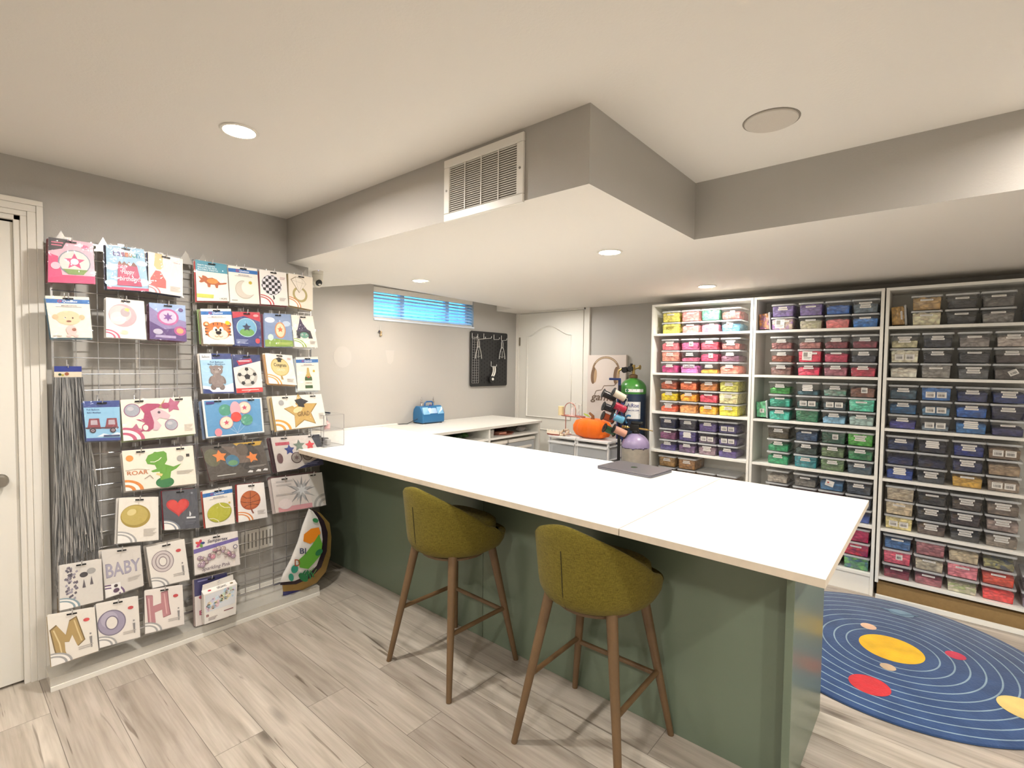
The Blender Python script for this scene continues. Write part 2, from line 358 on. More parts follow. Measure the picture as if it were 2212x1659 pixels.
# ------------------------------------------------------------ window 1: frame, glass, well outside, blind
xo = XW - .12
m = MB(); F = .03
m.box((xo - .02, wy0, wz0), (xo + .03, wy1, wz0 + F)); m.box((xo - .02, wy0, wz1 - F), (xo + .03, wy1, wz1)); m.box((xo - .02, wy0, wz0), (xo + .03, wy0 + F, wz1)); m.box((xo - .02, wy1 - F, wz0), (xo + .03, wy1, wz1))
for y in (2.79, 3.33): m.box((xo - .015, y - .022, wz0), (xo + .03, y + .022, wz1))
m.box((XW - .12, wy0 - .001, wz0 - .012), (XW + .012, wy1 + .001, wz0 + .003))
w1 = struct(m.build('window_1', mat('white_vinyl', 'dfe6ee', .35), bevel=.002))
m = MB(); m.box((xo - .002, wy0 + F, wz0 + F), (xo + .002, wy1 - F, wz1 - F)); m.build('window_pane', clear_mat('window_glass', 'e8f4ff', .02, .02), w1)
m = MB(); n = 40; pts = []
for i in range(n + 1):
    t = i / n; y = wy0 - .25 + t * (wy1 - wy0 + .5); x = xo - .05 - .55 * sin(pi * t) ** .5 - .015 * cos(i * pi)
    pts.append((x, y))
vs = [(x, y, 1.3) for x, y in pts] + [(x, y, 2.35) for x, y in pts]
m.add(vs, [(i, i + 1, n + 2 + i, n + 1 + i) for i in range(n)])
wl = m.build('window_well', mat('galvanised_well', 'dfe3e6', .5, bump=.4, bscale=40, var=.25, vscale=14)); tag(wl, 'corrugated metal window well seen through the blue-lit basement window', 'window well'); 
m = MB(); m.box((xo - .75, wy0 - .4, 1.28), (xo - .03, wy1 + .4, 1.30)); struct(m.build('trim_outside_gravel', mat('gravel', 'a9a39a', .9, bump=1, bscale=60, var=.3, vscale=60)))
bl = thing('window_blind', 'white horizontal slat blind, open, in the small basement window', 'blind', (XW - .03, wy0, wz1))
m = MB(); m.box((XW - .055, wy0 + .006, wz1 - .045), (XW - .008, wy1 - .006, wz1 - .002)); m.build('head_rail', M_white, bl, bevel=.003)
for k in range(7):
    z = wz1 - .065 - k * .029; m = MB(); m.bar((XW - .032, wy0 + .008, z), (XW - .032, wy1 - .008, z), .046, .0022, up=(.5, 0, 1)); m.build('slat', mat('blind_slat', 'e9eef2', .35), bl)
m = MB(); m.box((XW - .05, wy0 + .008, wz0 + .006), (XW - .014, wy1 - .008, wz0 + .018)); m.build('bottom_rail', M_white, bl, bevel=.002)
for y in (2.62, 3.0, 3.42): m = MB(); m.tube([(XW - .01, y, wz1 - .04), (XW - .01, y, wz0 + .01)], .0012, 4); m.build('ladder_cord', M_white, bl)

# ------------------------------------------------------------ recessed lamps, speaker, air grille
M_glow = mat('lamp_glow', 'fff4e2', .5, emit=30)
def z_low(y): return LOW_Z - (LOW_Z - ZF) * max(0, (y - 2.44) / (YF - 2.44)) 
def lamp(x, y, z, label, w=1.0, named=True):
    t = thing('recessed_light', label, 'ceiling light', (x, y, z), 'recessed ceiling lights')
    m = MB(); m.lathe([(.056, -.001), (.057, -.005), (.066, -.005), (.069, -.001)], (x, y, z), 28); m.build('trim_ring', M_white, t, smooth=40)
    m = MB(); m.lathe([(0, -.003), (.056, -.003)], (x, y, z), 24); m.build('diffuser', M_glow, t)
    ld = bpy.data.lights.new('lamp_light', 'AREA'); ld.shape = 'DISK'; ld.size = .11; ld.energy = LAMP_W * w; ld.color = LAMP_COL; ld.spread = radians(170)
    lo = bpy.data.objects.new('lamp_light', ld); C.objects.link(lo); lo.parent = t; lo.location = (0, 0, -.008)
lamp(-2.09, .805, UPPER_Z, 'glowing recessed ceiling light in the upper ceiling above the wire grid wall', 1.0)
def lpos(px, py):
    p = onz(px, py, 2.1); p = onz(px, py, z_low(p.y)); return p
for (px, py, lb) in ((1317, 544, 'glowing recessed light in the lowered ceiling just below the bulkhead corner'), (909, 606, 'glowing recessed light in the lowered ceiling in front of the small window'),
                 (1170, 651, 'glowing recessed light in the lowered ceiling above the white panelled door'), (1527, 618, 'glowing recessed light in the lowered ceiling in front of the leftmost bookcase')):
    p = lpos(px, py); lamp(p.x, p.y, p.z, lb, .47)
for (x, y, w_) in ((-.5, -.75, 1.1), (-2.09, -.85, .5), (1.15, -.6, 1.1), (1.15, .85, 1.1), (.66, 2.22, 1.35)):
    lamp(x, y, UPPER_Z, 'recessed ceiling light on the upper ceiling outside the view', w_)
p = onz(1665.5, 260, UPPER_Z)
t = thing('ceiling_speaker', 'round flush white speaker grille in the upper ceiling right of the bulkhead', 'speaker', (p.x, p.y, UPPER_Z))
m = MB(); m.lathe([(0, -.006), (.086, -.006), (.088, -.003), (.088, 0)], (p.x, p.y, UPPER_Z), 40); m.build('grille', mat('speaker_cloth', 'cdc5ba', .8, bump=.4, bscale=500), t, smooth=30)
m = MB(); m.lathe([(.088, 0), (.088, -.002), (.093, -.002), (.094, 0)], (p.x, p.y, UPPER_Z), 40); m.build('rim', mat('grey_rim', '8d857a', .6), t)  # thin rim in a darker grey than the grille

t = thing('air_return_grille', 'white louvred air return grille on the grey bulkhead face', 'vent', (-1.435, 1.48, 2.1))
gx0, gx1, gz0, gz1 = -1.655, -1.212, 2.098, 2.36; y = 1.48
m = MB()
B_ = .034
m.box((gx0, y - .012, gz0), (gx1, y, gz0 + B_)); m.box((gx0, y - .012, gz1 - B_), (gx1, y, gz1)); m.box((gx0, y - .012, gz0 + B_), (gx0 + B_, y, gz1 - B_)); m.box((gx1 - B_, y - .012, gz0 + B_), (gx1, y, gz1 - B_))
m.build('frame', mat('white_enamel', 'ece8e0', .35), t, bevel=.003)
m = MB(); m.box((gx0 + B_, y - .002, gz0 + B_), (gx1 - B_, y - .0005, gz1 - B_)); m.build('duct_shade', mat('duct_shadow', '7d756b', .8), t)  # flat sheet, shade of the duct behind the louvres put into its colour
nl = 22
for k in range(nl):
    z = gz0 + B_ + (gz1 - gz0 - 2 * B_) * (k + .5) / nl; m = MB(); m.bar((gx0 + B_, y - .006, z), (gx1 - B_, y - .006, z), .0058, .0014, up=(0, 1, -.6)); m.build('louvre', MATS['white_enamel'], t)
for k in (1, 2, 3):
    x = gx0 + B_ + (gx1 - gx0 - 2 * B_) * k / 4; m = MB(); m.box((x - .0022, y - .0115, gz0 + B_), (x + .0022, y - .009, gz1 - B_)); m.build('stay', MATS['white_enamel'], t)
for x in (gx0 + .017, gx1 - .017): m = MB(); m.cyl((x, y - .0135, (gz0 + gz1) / 2), (x, y - .012, (gz0 + gz1) / 2), .005, n=10); m.build('screw', mat('screw_metal', '7a746c', .4, .8), t)

# security camera under the lowered ceiling at the end of the grid wall
p = onx(686, 600, -3.2); cx, cy = p.x, p.y; zt = onx(686, 581, cx).z; zb = onx(683, 621, cx).z; h = zt - zb; r = .036
t = thing('security_camera', 'small white egg-shaped security camera mounted at the end of the grid wall', 'camera', (cx, cy, zt))
m = MB(); m.lathe([(r * 1.02, -.004), (r, -.3 * h)], (cx, cy, zt), 24); m.build('base', mat('camera_shell', 'dcd6c8', .35), t, smooth=40)
m = MB(); m.lathe([(r * .97, -.31 * h), (r * .97, -.6 * h), (r * .82, -.85 * h), (r * .45, -.98 * h), (0, -h)], (cx, cy, zt), 24); m.build('dome', MATS['camera_shell'], t, smooth=50)
m = MB(); m.lathe([(0, .003), (r * .55, .002), (r * .62, -.004)], (0, 0, 0), 16, axis='x')
mm = Matrix.Rotation(radians(25), 4, 'Y'); m.v = [tuple(mm @ Vector(v) + Vector((cx + r * .8, cy - .004, zt - .78 * h))) for v in m.v]; m.build('lens', M_black, t, smooth=40)
m = MB(); m.lathe([(0, .0015), (.0035, .001), (.004, 0)], (cx + r * .93, cy - .01, zt - .12 * h), 10, axis='x'); m.build('indicator_light', mat('violet_led', 'a9a6ff', .4, emit=3), t)
m = MB(); m.lathe([(r * 1.06, 0), (r * 1.06, .004)], (cx, cy, zt), 24); m.build('mount_plate', M_black, t)
m = MB(); m.box((XL - .045, 1.62, 2.0), (XL - .02, 1.632, 2.088)); struct(m.build('trim_4', M_white))
# ------------------------------------------------------------ island with worktop
CZ = .95; TH = .024
t = thing('island_worktop', 'long white worktop in three joined slabs over the sage green island', 'worktop', (-1.7, 1.98, CZ - TH))
def slab(x0, x1, y0=1.475, y1=2.5):
    m = MB(); m.box((x0, y0, CZ - TH), (x1, y1, CZ)); m.mi[-6:] = [1, 0, 1, 1, 1, 1]; return m.build('slab', [M_lamg, M_edge], t, bevel=.0008)
m = MB(); m.prism([(-3.052, 1.475), (-2.296, 1.475), (-2.296, 2.5), (XW + .002, 2.5), (XW + .002, 1.625), (-3.052, 1.625)], (0, 0, CZ - TH), (1, 0, 0), (0, 1, 0), (0, 0, TH)); m.mi[-8:] = [1, 0] + [1] * 6; m.build('slab', [M_lamg, M_edge], t, bevel=.0008)
slab(-2.2935, -.789); slab(-.7865, -.202)
M_green = mat('sage_green_paint', '717e6b', .3, var=.03, vscale=3)
t = thing('kitchen_island', 'sage green panelled island base under the white worktop, behind the stools', 'island', (-1.7, 2.2, 0))
PY = 1.94
m = MB(); m.box((-1.845, PY, 0), (-.372, PY + .018, CZ - TH)); m.build('front_panel', M_green, t, bevel=.0012)
m = MB(); m.box((-3.03, PY, 0), (-1.848, PY + .018, CZ - TH)); m.build('front_panel', M_green, t, bevel=.0012)
m = MB(); m.box((-3.58, PY + .003, 0), (-3.036, PY + .021, CZ - TH)); m.build('filler_panel', M_green, t, bevel=.0012)
m = MB(); m.box((-.371, 1.885, 0), (-.345, 2.49, CZ - TH)); m.build('end_panel', M_green, t, bevel=.0015)
m = MB(); m.box((-3.0, PY + .022, .08), (-.376, 2.46, .10)); m.box((-3.0, 2.44, .1), (-.376, 2.46, CZ - TH)); m.build('carcass', M_lam, t)

# ------------------------------------------------------------ bar stools
M_fab = bpy.data.materials.new('olive_linen'); M_fab.use_nodes = True
def _fab():
    nt = M_fab.node_tree; b = nt.nodes['Principled BSDF']; N = nt.nodes.new; L = nt.links.new
    tc = N('ShaderNodeTexCoord'); out = []
    for s in ((60, 60, 900), (900, 900, 60)):
        mp = N('ShaderNodeMapping'); mp.inputs['Scale'].default_value = s; L(tc.outputs['Object'], mp.inputs[0])
        n = N('ShaderNodeTexNoise'); n.inputs['Scale'].default_value = 1; n.inputs['Detail'].default_value = 2; L(mp.outputs[0], n.inputs['Vector']); out.append(n)
    ad = N('ShaderNodeMath'); ad.operation = 'ADD'; L(out[0].outputs['Fac'], ad.inputs[0]); L(out[1].outputs['Fac'], ad.inputs[1])
    r = N('ShaderNodeMapRange'); r.inputs[1].default_value = .7; r.inputs[2].default_value = 1.3; L(ad.outputs[0], r.inputs[0])
    mx = N('ShaderNodeMix'); mx.data_type = 'RGBA'; mx.inputs[6].default_value = (*lin('524815'), 1); mx.inputs[7].default_value = (*lin('7f722a'), 1); L(r.outputs[0], mx.inputs[0]); L(mx.outputs[2], b.inputs['Base Color'])
    b.inputs['Roughness'].default_value = .9; b.inputs['Sheen Weight'].default_value = .06; b.inputs['Specular IOR Level'].default_value = .2
    bp = N('ShaderNodeBump'); bp.inputs['Strength'].default_value = .4; bp.inputs['Distance'].default_value = .001; L(ad.outputs[0], bp.inputs['Height']); L(bp.outputs[0], b.inputs['Normal'])
_fab()
M_fdark = mat('dark_seam', '2a260c', .9)
M_wood = mat('walnut_legs', '6d5438', .42, var=.25, vscale=9, bump=.1, bscale=60)
def make_stool():
    t = thing('bar_stool', None, None)
    n = 56; m = MB(); m.local = True
    # tub shell: the back (-y) is high, the rim sinks along the sides down to the seat front
    RX, RY, RF = .236, .248, .215
    def rim(a):      # a = angle from back in degrees
        a = math.sqrt(a * a + 144) - 12; k = max(0, 1 - a / 100); return .662 + .256 * k * (1.5 - .5 * k)
    def plan(t_, k=1.0):   # outline: round back, squarer front
        sx_, cy_ = sin(t_), cos(t_)
        if cy_ >= 0: return (RX * k * sx_, -RY * k * cy_)
        e = 2 / 3.2; return (RX * k * math.copysign(abs(sx_) ** e, sx_), RF * k * abs(cy_) ** e)
    rows = []
    for i in range(n):
        t_ = 2 * pi * i / n - pi; a = abs(math.degrees(t_)); top = rim(a); col = []
        for k, z in ((.0, .578), (.55, .58), (.78, .588), (.91, .607), (.975, .635), (1.0, .67)): col.append((*plan(t_, k * (1 - .07 * max(0, cos(t_)))), z))
        lean = .10 * max(0, (top - .672) / .246)
        for q in (.25, .5, .75, .94, 1.0): col.append((*plan(t_, 1.0 - .07 * max(0, cos(t_)) + lean * q - (.03 if q == 1 else 0)), .672 + (top - .672) * q))
        for q, kk in ((1.0, .93), (.94, .90), (.5, .875), (.0, .86)): col.append((*plan(t_, kk - .07 * max(0, cos(t_)) + lean * q), .672 + (top - .672) * q - (0 if q < 1 else .0)))
        rows.append(col)
    K = len(rows[0]); vs = [v for row in rows for v in row]
    m.add(vs, [(i * K + j, i * K + j + 1, ((i + 1) % n) * K + j + 1, ((i + 1) % n) * K + j) for i in range(n) for j in range(K - 1)])
    m.build('shell', M_fab, t, smooth=70)
    m = MB(); m.local = True; cr = []
    for k, z in ((0, .60), (.80, .60), (.80, .63), (.82, .70), (.81, .722), (.74, .734), (.4, .738), (0, .738)): cr.append([(*plan(2 * pi * i / 40, k), z) for i in range(40)])
    vs = [v for q in cr for v in q]; m.add(vs, [(j * 40 + i, j * 40 + (i + 1) % 40, (j + 1) * 40 + (i + 1) % 40, (j + 1) * 40 + i) for j in range(len(cr) - 1) for i in range(40)])
    m.build('seat_cushion', M_fab, t, smooth=50)
    for a, z1, r_, mt in ((-2, .825, .0018, M_fdark), (82, .735, .0012, M_fab), (-82, .735, .0012, M_fab)):
        m = MB(); m.local = True; pts = []; b_ = max(0, cos(radians(a))); ln = .10 * max(0, (rim(abs(a)) - .672) / .246); tp = rim(abs(a))
        for i in range(9):
            z = .605 + (z1 - .605) * i / 8; k = (.86 + .14 * min(1, (z - .6) / .07) ** .5) * (1 - .07 * b_) if z < .672 else 1 - .07 * b_ + ln * (z - .672) / (tp - .672)
            x_, y_ = plan(radians(a), k + .002); pts.append((x_, y_, z))
        m.tube(pts, r_, 5); m.build('back_seam' if a == -2 else 'side_seam', mt, t)
    for sx in (-1, 1):
        for sy in (-1, 1):
            m = MB(); m.local = True; m.cyl((sx * .228, sy * .222, 0), (sx * .135, sy * .125, .60), .0125, .0215, 16); m.build('leg', M_wood, t, smooth=40)
    def at(sx, sy, z): k = z / .60; return (sx * (.228 - .093 * k), sy * (.222 - .097 * k), z)
    for sx in (-1, 1):
        m = MB(); m.local = True; m.cyl(at(sx, -1, .27), at(sx, 1, .27), .0105, n=12); m.build('side_stretcher', M_wood, t, smooth=40)
    m = MB(); m.local = True; m.cyl(at(-1, 1, .25), at(1, 1, .25), .0105, n=12); m.build('front_stretcher', M_wood, t, smooth=40)
    m = MB(); m.local = True; m.lathe([(0, .577), (.16, .577), (.16, .567), (0, .562)], (0, 0, 0), 24); m.build('under_seat_frame', M_wood, t)
    return t
st = make_stool(); st.location = (-1.81, 1.688, 0); st.rotation_euler.z = radians(-1.5)
tag(st, 'olive linen bar stool with walnut legs, the one nearer the wire grid wall', 'bar stool', 'bar stools at the island')
s2 = copy_tree(st); s2.location = (-1.0, 1.70, 0); s2.rotation_euler.z = radians(1)
tag(s2, 'olive linen bar stool with walnut legs, the one nearer the end of the island', 'bar stool', 'bar stools at the island')

# ------------------------------------------------------------ laptop
t = thing('laptop', 'closed dark grey laptop lying near the back edge of the white worktop', 'laptop', (-1.19, 2.375, CZ))
a, b, c, d = [onz(px, py, CZ) for px, py in ((1294, 1015), (1410, 1033), (1446, 1020), (1336, 998))]
ctr = (a + b + c + d) / 4; ux = ((b - a) + (c - d)).normalized(); uy = Vector((-ux.y, ux.x, 0)); W_, D_ = .312, .221
def rrect(w, d, r, n=5):
    p = []
    for cx, cy, a0 in ((w / 2 - r, d / 2 - r, 0), (-w / 2 + r, d / 2 - r, 90), (-w / 2 + r, -d / 2 + r, 180), (w / 2 - r, -d / 2 + r, 270)):
        for i in range(n + 1): q = radians(a0 + 90 * i / n); p.append((cx + r * cos(q), cy + r * sin(q)))
    return p
M_alu = mat('space_grey_aluminium', '77747a', .38, metal=.75)
m = MB(); m.prism(rrect(W_, D_, .012), ctr + Vector((0, 0, .0012)), ux, uy, (0, 0, .0095)); m.build('base', M_alu, t, bevel=.0015)
m = MB(); m.prism(rrect(W_, D_, .012), ctr + Vector((0, 0, .0117)), ux, uy, (0, 0, .004)); lid = m.build('lid', M_alu, t, bevel=.0012)
m = MB(); m.prism([(.017 * cos(i * pi / 6) * (.85 if i == 3 else 1), .02 * sin(i * pi / 6) * (.8 if i == 3 else 1)) for i in range(12)], ctr + Vector((0, 0, .0157)), ux, uy, (0, 0, .0003)); m.build('logo', mat('mirror_logo', '1c1c20', .12, .8), lid)
for sx in (-1, 1):
    for sy in (-1, 1): m = MB(); q = ctr + ux * (sx * W_ * .42) + uy * (sy * D_ * .4); m.cyl(q + Vector((0, 0, .0001)), q + Vector((0, 0, .0013)), .006, n=10); m.build('rubber_foot', M_black, t)

# ------------------------------------------------------------ low open cabinet along the window wall
cx1 = -2.95; cy0, cy1 = 2.505, 3.885
t = thing('low_cabinet', 'low white open-front cabinet along the window wall behind the island', 'cabinet', ((XW + cx1) / 2, 3.2, 0))
m = MB(); m.box((XW + .003, cy0, CZ - .022), (cx1 + .015, cy1 + .012, CZ)); m.build('cabinet_top', [mat('grey_white_top', 'dcd8cf', .4)], t, bevel=.001)
for y in (cy0, 3.155, cy1 - .02):
    m = MB(); m.box((XW + .02, y, 0), (cx1, y + .02, CZ - .0225)); m.build('upright', M_lam, t, bevel=.001)
m = MB(); m.box((XW + .004, cy0, 0), (XW + .018, cy1, CZ - .0225)); m.build('back_panel', M_lam, t)
for z in (.06, .825):
    for a, b in ((cy0 + .0205, 3.1545), (3.1755, cy1 - .0205)):
        m = MB(); m.box((XW + .019, a, z), (cx1 - .002, b, z + .018)); m.build('shelf', M_lam, t, bevel=.001)
# things in it
M_pl = clear_mat('frosted_plastic', 'dfe2e4', .5, .3)
for y0, y1, lb in ((3.19, 3.42, 'frosted white plastic drawer box under the cabinet shelf, next to the divider'), (3.45, 3.83, 'frosted white plastic drawer box under the cabinet shelf, next to the end panel'), (2.72, 3.1, 'frosted white plastic drawer box in the left bay of the low cabinet')):
    k = thing('storage_box', lb, 'storage box', (-3.15, (y0 + y1) / 2, .5 + .078), 'plastic boxes in the low cabinet'); zb, zt = .079, .80
    m = MB(); m.box((-3.42, y0, zb), (-2.975, y1, zt - .03)); m.build('body', M_pl, k, bevel=.012)
    m = MB(); m.box((-3.43, y0 - .004, zt - .029), (-2.965, y1 + .004, zt)); m.build('lid', M_white, k, bevel=.006)
    m = MB(); m.box((-2.9745, y0 + .05, zt - .10), (-2.966, y1 - .05, zt - .075)); m.build('handle', M_white, k, bevel=.003)
def blob(nm, lb, cat, c, r, col, squash=(1, 1, 1), rough=.5, n=18, amp=.25, group=None, seed=1):
    rnd = random.Random(seed); m = MB(); bm = bmesh.new(); bmesh.ops.create_icosphere(bm, subdivisions=3, radius=1)
    from mathutils import noise
    o = Vector((rnd.random() * 50, 0, 0)); vs = []
    for v in bm.verts:
        k = 1 + amp * noise.noise(v.co * 2.2 + o); vs.append((c[0] + v.co.x * r * squash[0] * k, c[1] + v.co.y * r * squash[1] * k, c[2] + v.co.z * r * squash[2] * k))
    m.add(vs, [[q.index for q in f.verts] for f in bm.faces]); bm.free()
    ob = m.build(nm, mat('m_' + nm + col, col, rough), None, smooth=60, loc=(c[0], c[1], c[2] - r * squash[2])); tag(ob, lb, cat, group); return ob
for i, (y, z, cc) in enumerate(((2.80, .873, '2f5a22'), (2.92, .868, '1d3b18'), (3.03, .864, '3d6b2c'))):
    blob('balloon_bag', ['dark green bag of balloons on the cabinet shelf, nearest the island', 'very dark green bag of balloons in the middle of the left cabinet bay', 'mid green bag of balloons on the cabinet shelf beside the divider'][i], 'bag', (-3.07 - .03 * i, y, .8435 + .026), .05, cc, (.9, .8, .42), .35, seed=i)
k = thing('cutting_mat', 'dark green folded mat lying on the shelf in the left cabinet bay', 'mat', (-3.02, 3.0, .844)); m = MB(); m.box((-3.45, 2.6, .8435), (-3.2, 3.1, .868)); m.build('sheet', mat('mat_green', '16301c', .6), k, bevel=.003)
k = thing('glass_tumbler', 'small faceted clear tumbler on the cabinet shelf beside the divider', 'tumbler', (-2.99, 3.225, .8435)); m = MB(); m.lathe([(.0, .001), (.022, 0), (.028, .07), (.026, .07), (.021, .005), (0, .005)], (-2.99, 3.225, .8435), 8); m.build('cup', clear_mat('tumbler_glass', 'f5efe6', .25, .1), k)
k = thing('tray', 'shallow terracotta tray on the cabinet shelf in the right bay', 'tray', (-3.08, 3.47, .8435)); m = MB(); m.lathe([(0, 0), (.085, 0), (.10, .014), (.094, .014), (.08, .004), (0, .004)], (-3.08, 3.47, .8435), 28, sy=1.3); m.build('dish', mat('terracotta', '9b5a45', .5), k, smooth=40)
k = thing('small_box', 'small salmon pink box resting in the terracotta tray', 'box', (-3.05, 3.42, .848)); m = MB(); m.box((-3.08, 3.37, .8485), (-3.02, 3.47, .868)); m.build('carton', mat('salmon_card', 'd69c86', .6), k, bevel=.002)
blob('foil_bundle', 'crumpled silver grey foil bundle at the right end of the cabinet shelf', 'bundle', (-3.06, 3.72, .8435 + .033), .06, '8f8a88', (.8, 1.0, .5), .3, amp=.3, seed=9)
blob('brown_pouch', 'dark brown pouch behind the tray on the cabinet shelf', 'pouch', (-3.22, 3.58, .876), .06, '4a2c22', (1, 1.5, .5), .6, seed=11)

# cable trunking along the back of the worktop
m = MB(); a, b = 2.13, 2.66; m.box((XW + .001, 1.7, CZ + .0005), (XW + .022, b, CZ + .014)); k = m.build('cable_trunking', M_white, None, bevel=.002, loc=(XW, 2.2, CZ)); tag(k, 'thin white cable trunking along the back edge of the worktop', 'trunking')

# blue balloon inflator
def inflator():
    p0, p1, p2 = onz(900, 914, CZ), onz(918, 920, CZ), onz(961, 914, CZ)
    c0 = Vector((-3.45, 3.0, CZ)); c0 = onz(930, 915, CZ); c0 = Vector((c0.x - .06, c0.y + .03, CZ))
    t = thing('balloon_inflator', 'blue electric balloon inflator with two nozzles on the worktop', 'inflator', c0)
    fx, fy = Vector((.05, 1, 0)).normalized(), Vector((1, -.05, 0)).normalized()      # fx along the wall, fy towards the room
    M_b = mat('inflator_blue', '1f6798', .28, coat=.3); M_lb = mat('inflator_light_blue', '74a8cc', .25, coat=.4)
    w, d, h = .245, .15, .150
    out = [(-d / 2 + .012, 0), (d / 2 - .008, 0), (d / 2, .014), (d / 2, .085), (d / 2 - .03, h - .02), (d / 2 - .05, h), (-d / 2 + .04, h), (-d / 2 + .01, h - .03), (-d / 2, .085), (-d / 2, .014)]
    m = MB(); m.prism(out, c0 + Vector((0, 0, .007)) - fx * (w / 2), fy, (0, 0, 1), fx * w); m.build('housing', M_b, t, bevel=.008)
    for s in (-1, 1):
        m = MB(); o = c0 + Vector((0, 0, .007)) + fx * (s * w * .32)
        m.prism([(-.035, .078), (.035, .078), (.03, .115), (.035, .14), (-.03, .14)], o + fy * (d / 2 + .001), fx, (0, 0, 1), fy * .004)
        for i, v in enumerate(m.v):
            v = Vector(v); hh = v.z - CZ - .007
            if hh > .085: v -= fy * ((hh - .085) * .62); m.v[i] = tuple(v)
        m.build('cover_flap', M_lb, t, bevel=.002)
    m = MB(); m.tube([c0 + fx * x + Vector((0, 0, z + .007)) for x, z in ((-.045, h - .005), (-.045, h + .022), (-.03, h + .036), (.03, h + .036), (.045, h + .022), (.045, h - .005))], .007, 8); m.build('carry_handle', mat('handle_blue', '2b5f93', .35), t, smooth=60)
    for s in (-1, 1):
        o = c0 + fx * (s * .067) - fy * .02 + Vector((0, 0, h + .007))
        m = MB(); m.lathe([(.017, -.004), (.012, .012), (.007, .022), (.011, .03), (.007, .04), (.005, .05), (.008, .056), (.004, .064), (.0025, .078)], o, 14); m.build('nozzle', mat('nozzle_grey', '9c9590', .3, .6), t, smooth=50)
    for a_ in (-1, 1):
        for b_ in (-1, 1): m = MB(); q = c0 + fx * (a_ * w * .4) + fy * (b_ * d * .36); m.cyl(q + Vector((0, 0, .0003)), q + Vector((0, 0, .009)), .009, n=10); m.build('rubber_foot', M_black, t)
    m = MB(); m.lathe([(0, .012), (.009, .012), (.011, 0)], c0 + Vector((0, 0, h + .006)) + fy * .02, 12); m.build('switch', mat('switch_violet', '5b4b8f', .4), t)
    q = c0 - fx * (w / 2) + Vector((0, 0, .045))
    m = MB(); m.tube([q + fx * .004, q - fx * .03 - Vector((0, 0, .02)) - fy * .03, q - fx * .09 - Vector((0, 0, .041)) - fy * .03, Vector((XW + .025, 2.72, CZ + .004)), Vector((XW + .03, 2.665, CZ + .006))], .0032, 6); m.build('power_cord', M_black, t, smooth=60)
inflator()

# two stacked clear display boxes at the left end of the worktop
bx0, bx1, by0, by1 = -3.22, -2.93, 1.615, 1.755
M_ac = clear_mat('clear_acrylic', 'f6f2f4', .02, .05); M_ae = mat('acrylic_edge', '8a8585', .3)
for k, (z0, z1, lb) in enumerate(((CZ + .0006, CZ + .106, 'clear acrylic box with small grey parts, standing on the worktop'), (CZ + .1075, CZ + .205, 'clear acrylic box with a small pink bottle, stacked on top'))):
    z1 -= .001
    t = thing('acrylic_box', lb, 'display box', ((bx0 + bx1) / 2, (by0 + by1) / 2, z0), 'stacked acrylic boxes')
    m = MB(); e = .003
    m.box((bx0, by0, z0), (bx1, by0 + e, z1)); m.box((bx0, by1 - e, z0), (bx1, by1, z1)); m.box((bx0, by0 + e, z0), (bx0 + e, by1 - e, z1)); m.box((bx1 - e, by0 + e, z0), (bx1, by1 - e, z1)); m.box((bx0 + e, by0 + e, z0), (bx1 - e, by1 - e, z0 + e)); m.box((bx0 + e, by0 + e, z1 - e), (bx1 - e, by1 - e, z1))
    m.build('walls', M_ac, t)
    m = MB()
    for x in (bx0, bx1):
        for y in (by0, by1): m.box((x - .001, y - .001, z0), (x + .001, y + .001, z1))
    for z in (z0 + .001, z1 - .001):
        for y in (by0, by1): m.box((bx0, y - .001, z - .0008), (bx1, y + .001, z + .0008))
        for x in (bx0, bx1): m.box((x - .001, by0, z - .0008), (x + .001, by1, z + .0008))
    m.build('edges', M_ae, t)
rnd = random.Random(3)
for i in range(9):
    c = (bx0 + .04 + .21 * rnd.random(), by0 + .03 + .08 * rnd.random(), CZ + .0045); s = .018
    m = MB(); m.box((c[0] - s, c[1] - s * .8, c[2]), (c[0] + s, c[1] + s * .8, c[2] + .012 + .035 * rnd.random())); ob = m.build('clip', mat('grey_clip%d' % (i % 3), ['6d6a68', 'b9b5b0', '8b8783'][i % 3], .4), None, bevel=.004, loc=c)
    tag(ob, 'small grey plastic part inside the lower acrylic box', 'clip', 'grey parts in the lower acrylic box')
c = (bx1 - .07, by0 + .06, CZ + .1115); t = thing('pink_bottle', 'tiny clear pink bottle with a dropper inside the upper acrylic box', 'bottle', c)
m = MB(); m.lathe([(0, 0), (.02, 0), (.021, .03), (.008, .04), (.008, .048)], c, 16); m.build('bottle_body', mat('pink_gel', 'e9b3b0', .2), t, smooth=40)
m = MB(); m.lathe([(.007, .0485), (.006, .06), (.002, .065), (.0015, .08)], c, 10); m.build('dropper', mat('dropper_grey', '9a8f90', .3), t, smooth=40)
c = (bx1 - .12, by0 + .05, CZ + .2055); m = MB(); m.cyl((c[0] - .07, c[1], c[2] + .0052), (c[0] + .07, c[1] + .02, c[2] + .0052), .005, n=10); k = m.build('marker_pen', mat('navy_pen', '232c40', .35), None, smooth=40, loc=c); tag(k, 'dark blue marker pen lying on top of the acrylic boxes', 'pen')

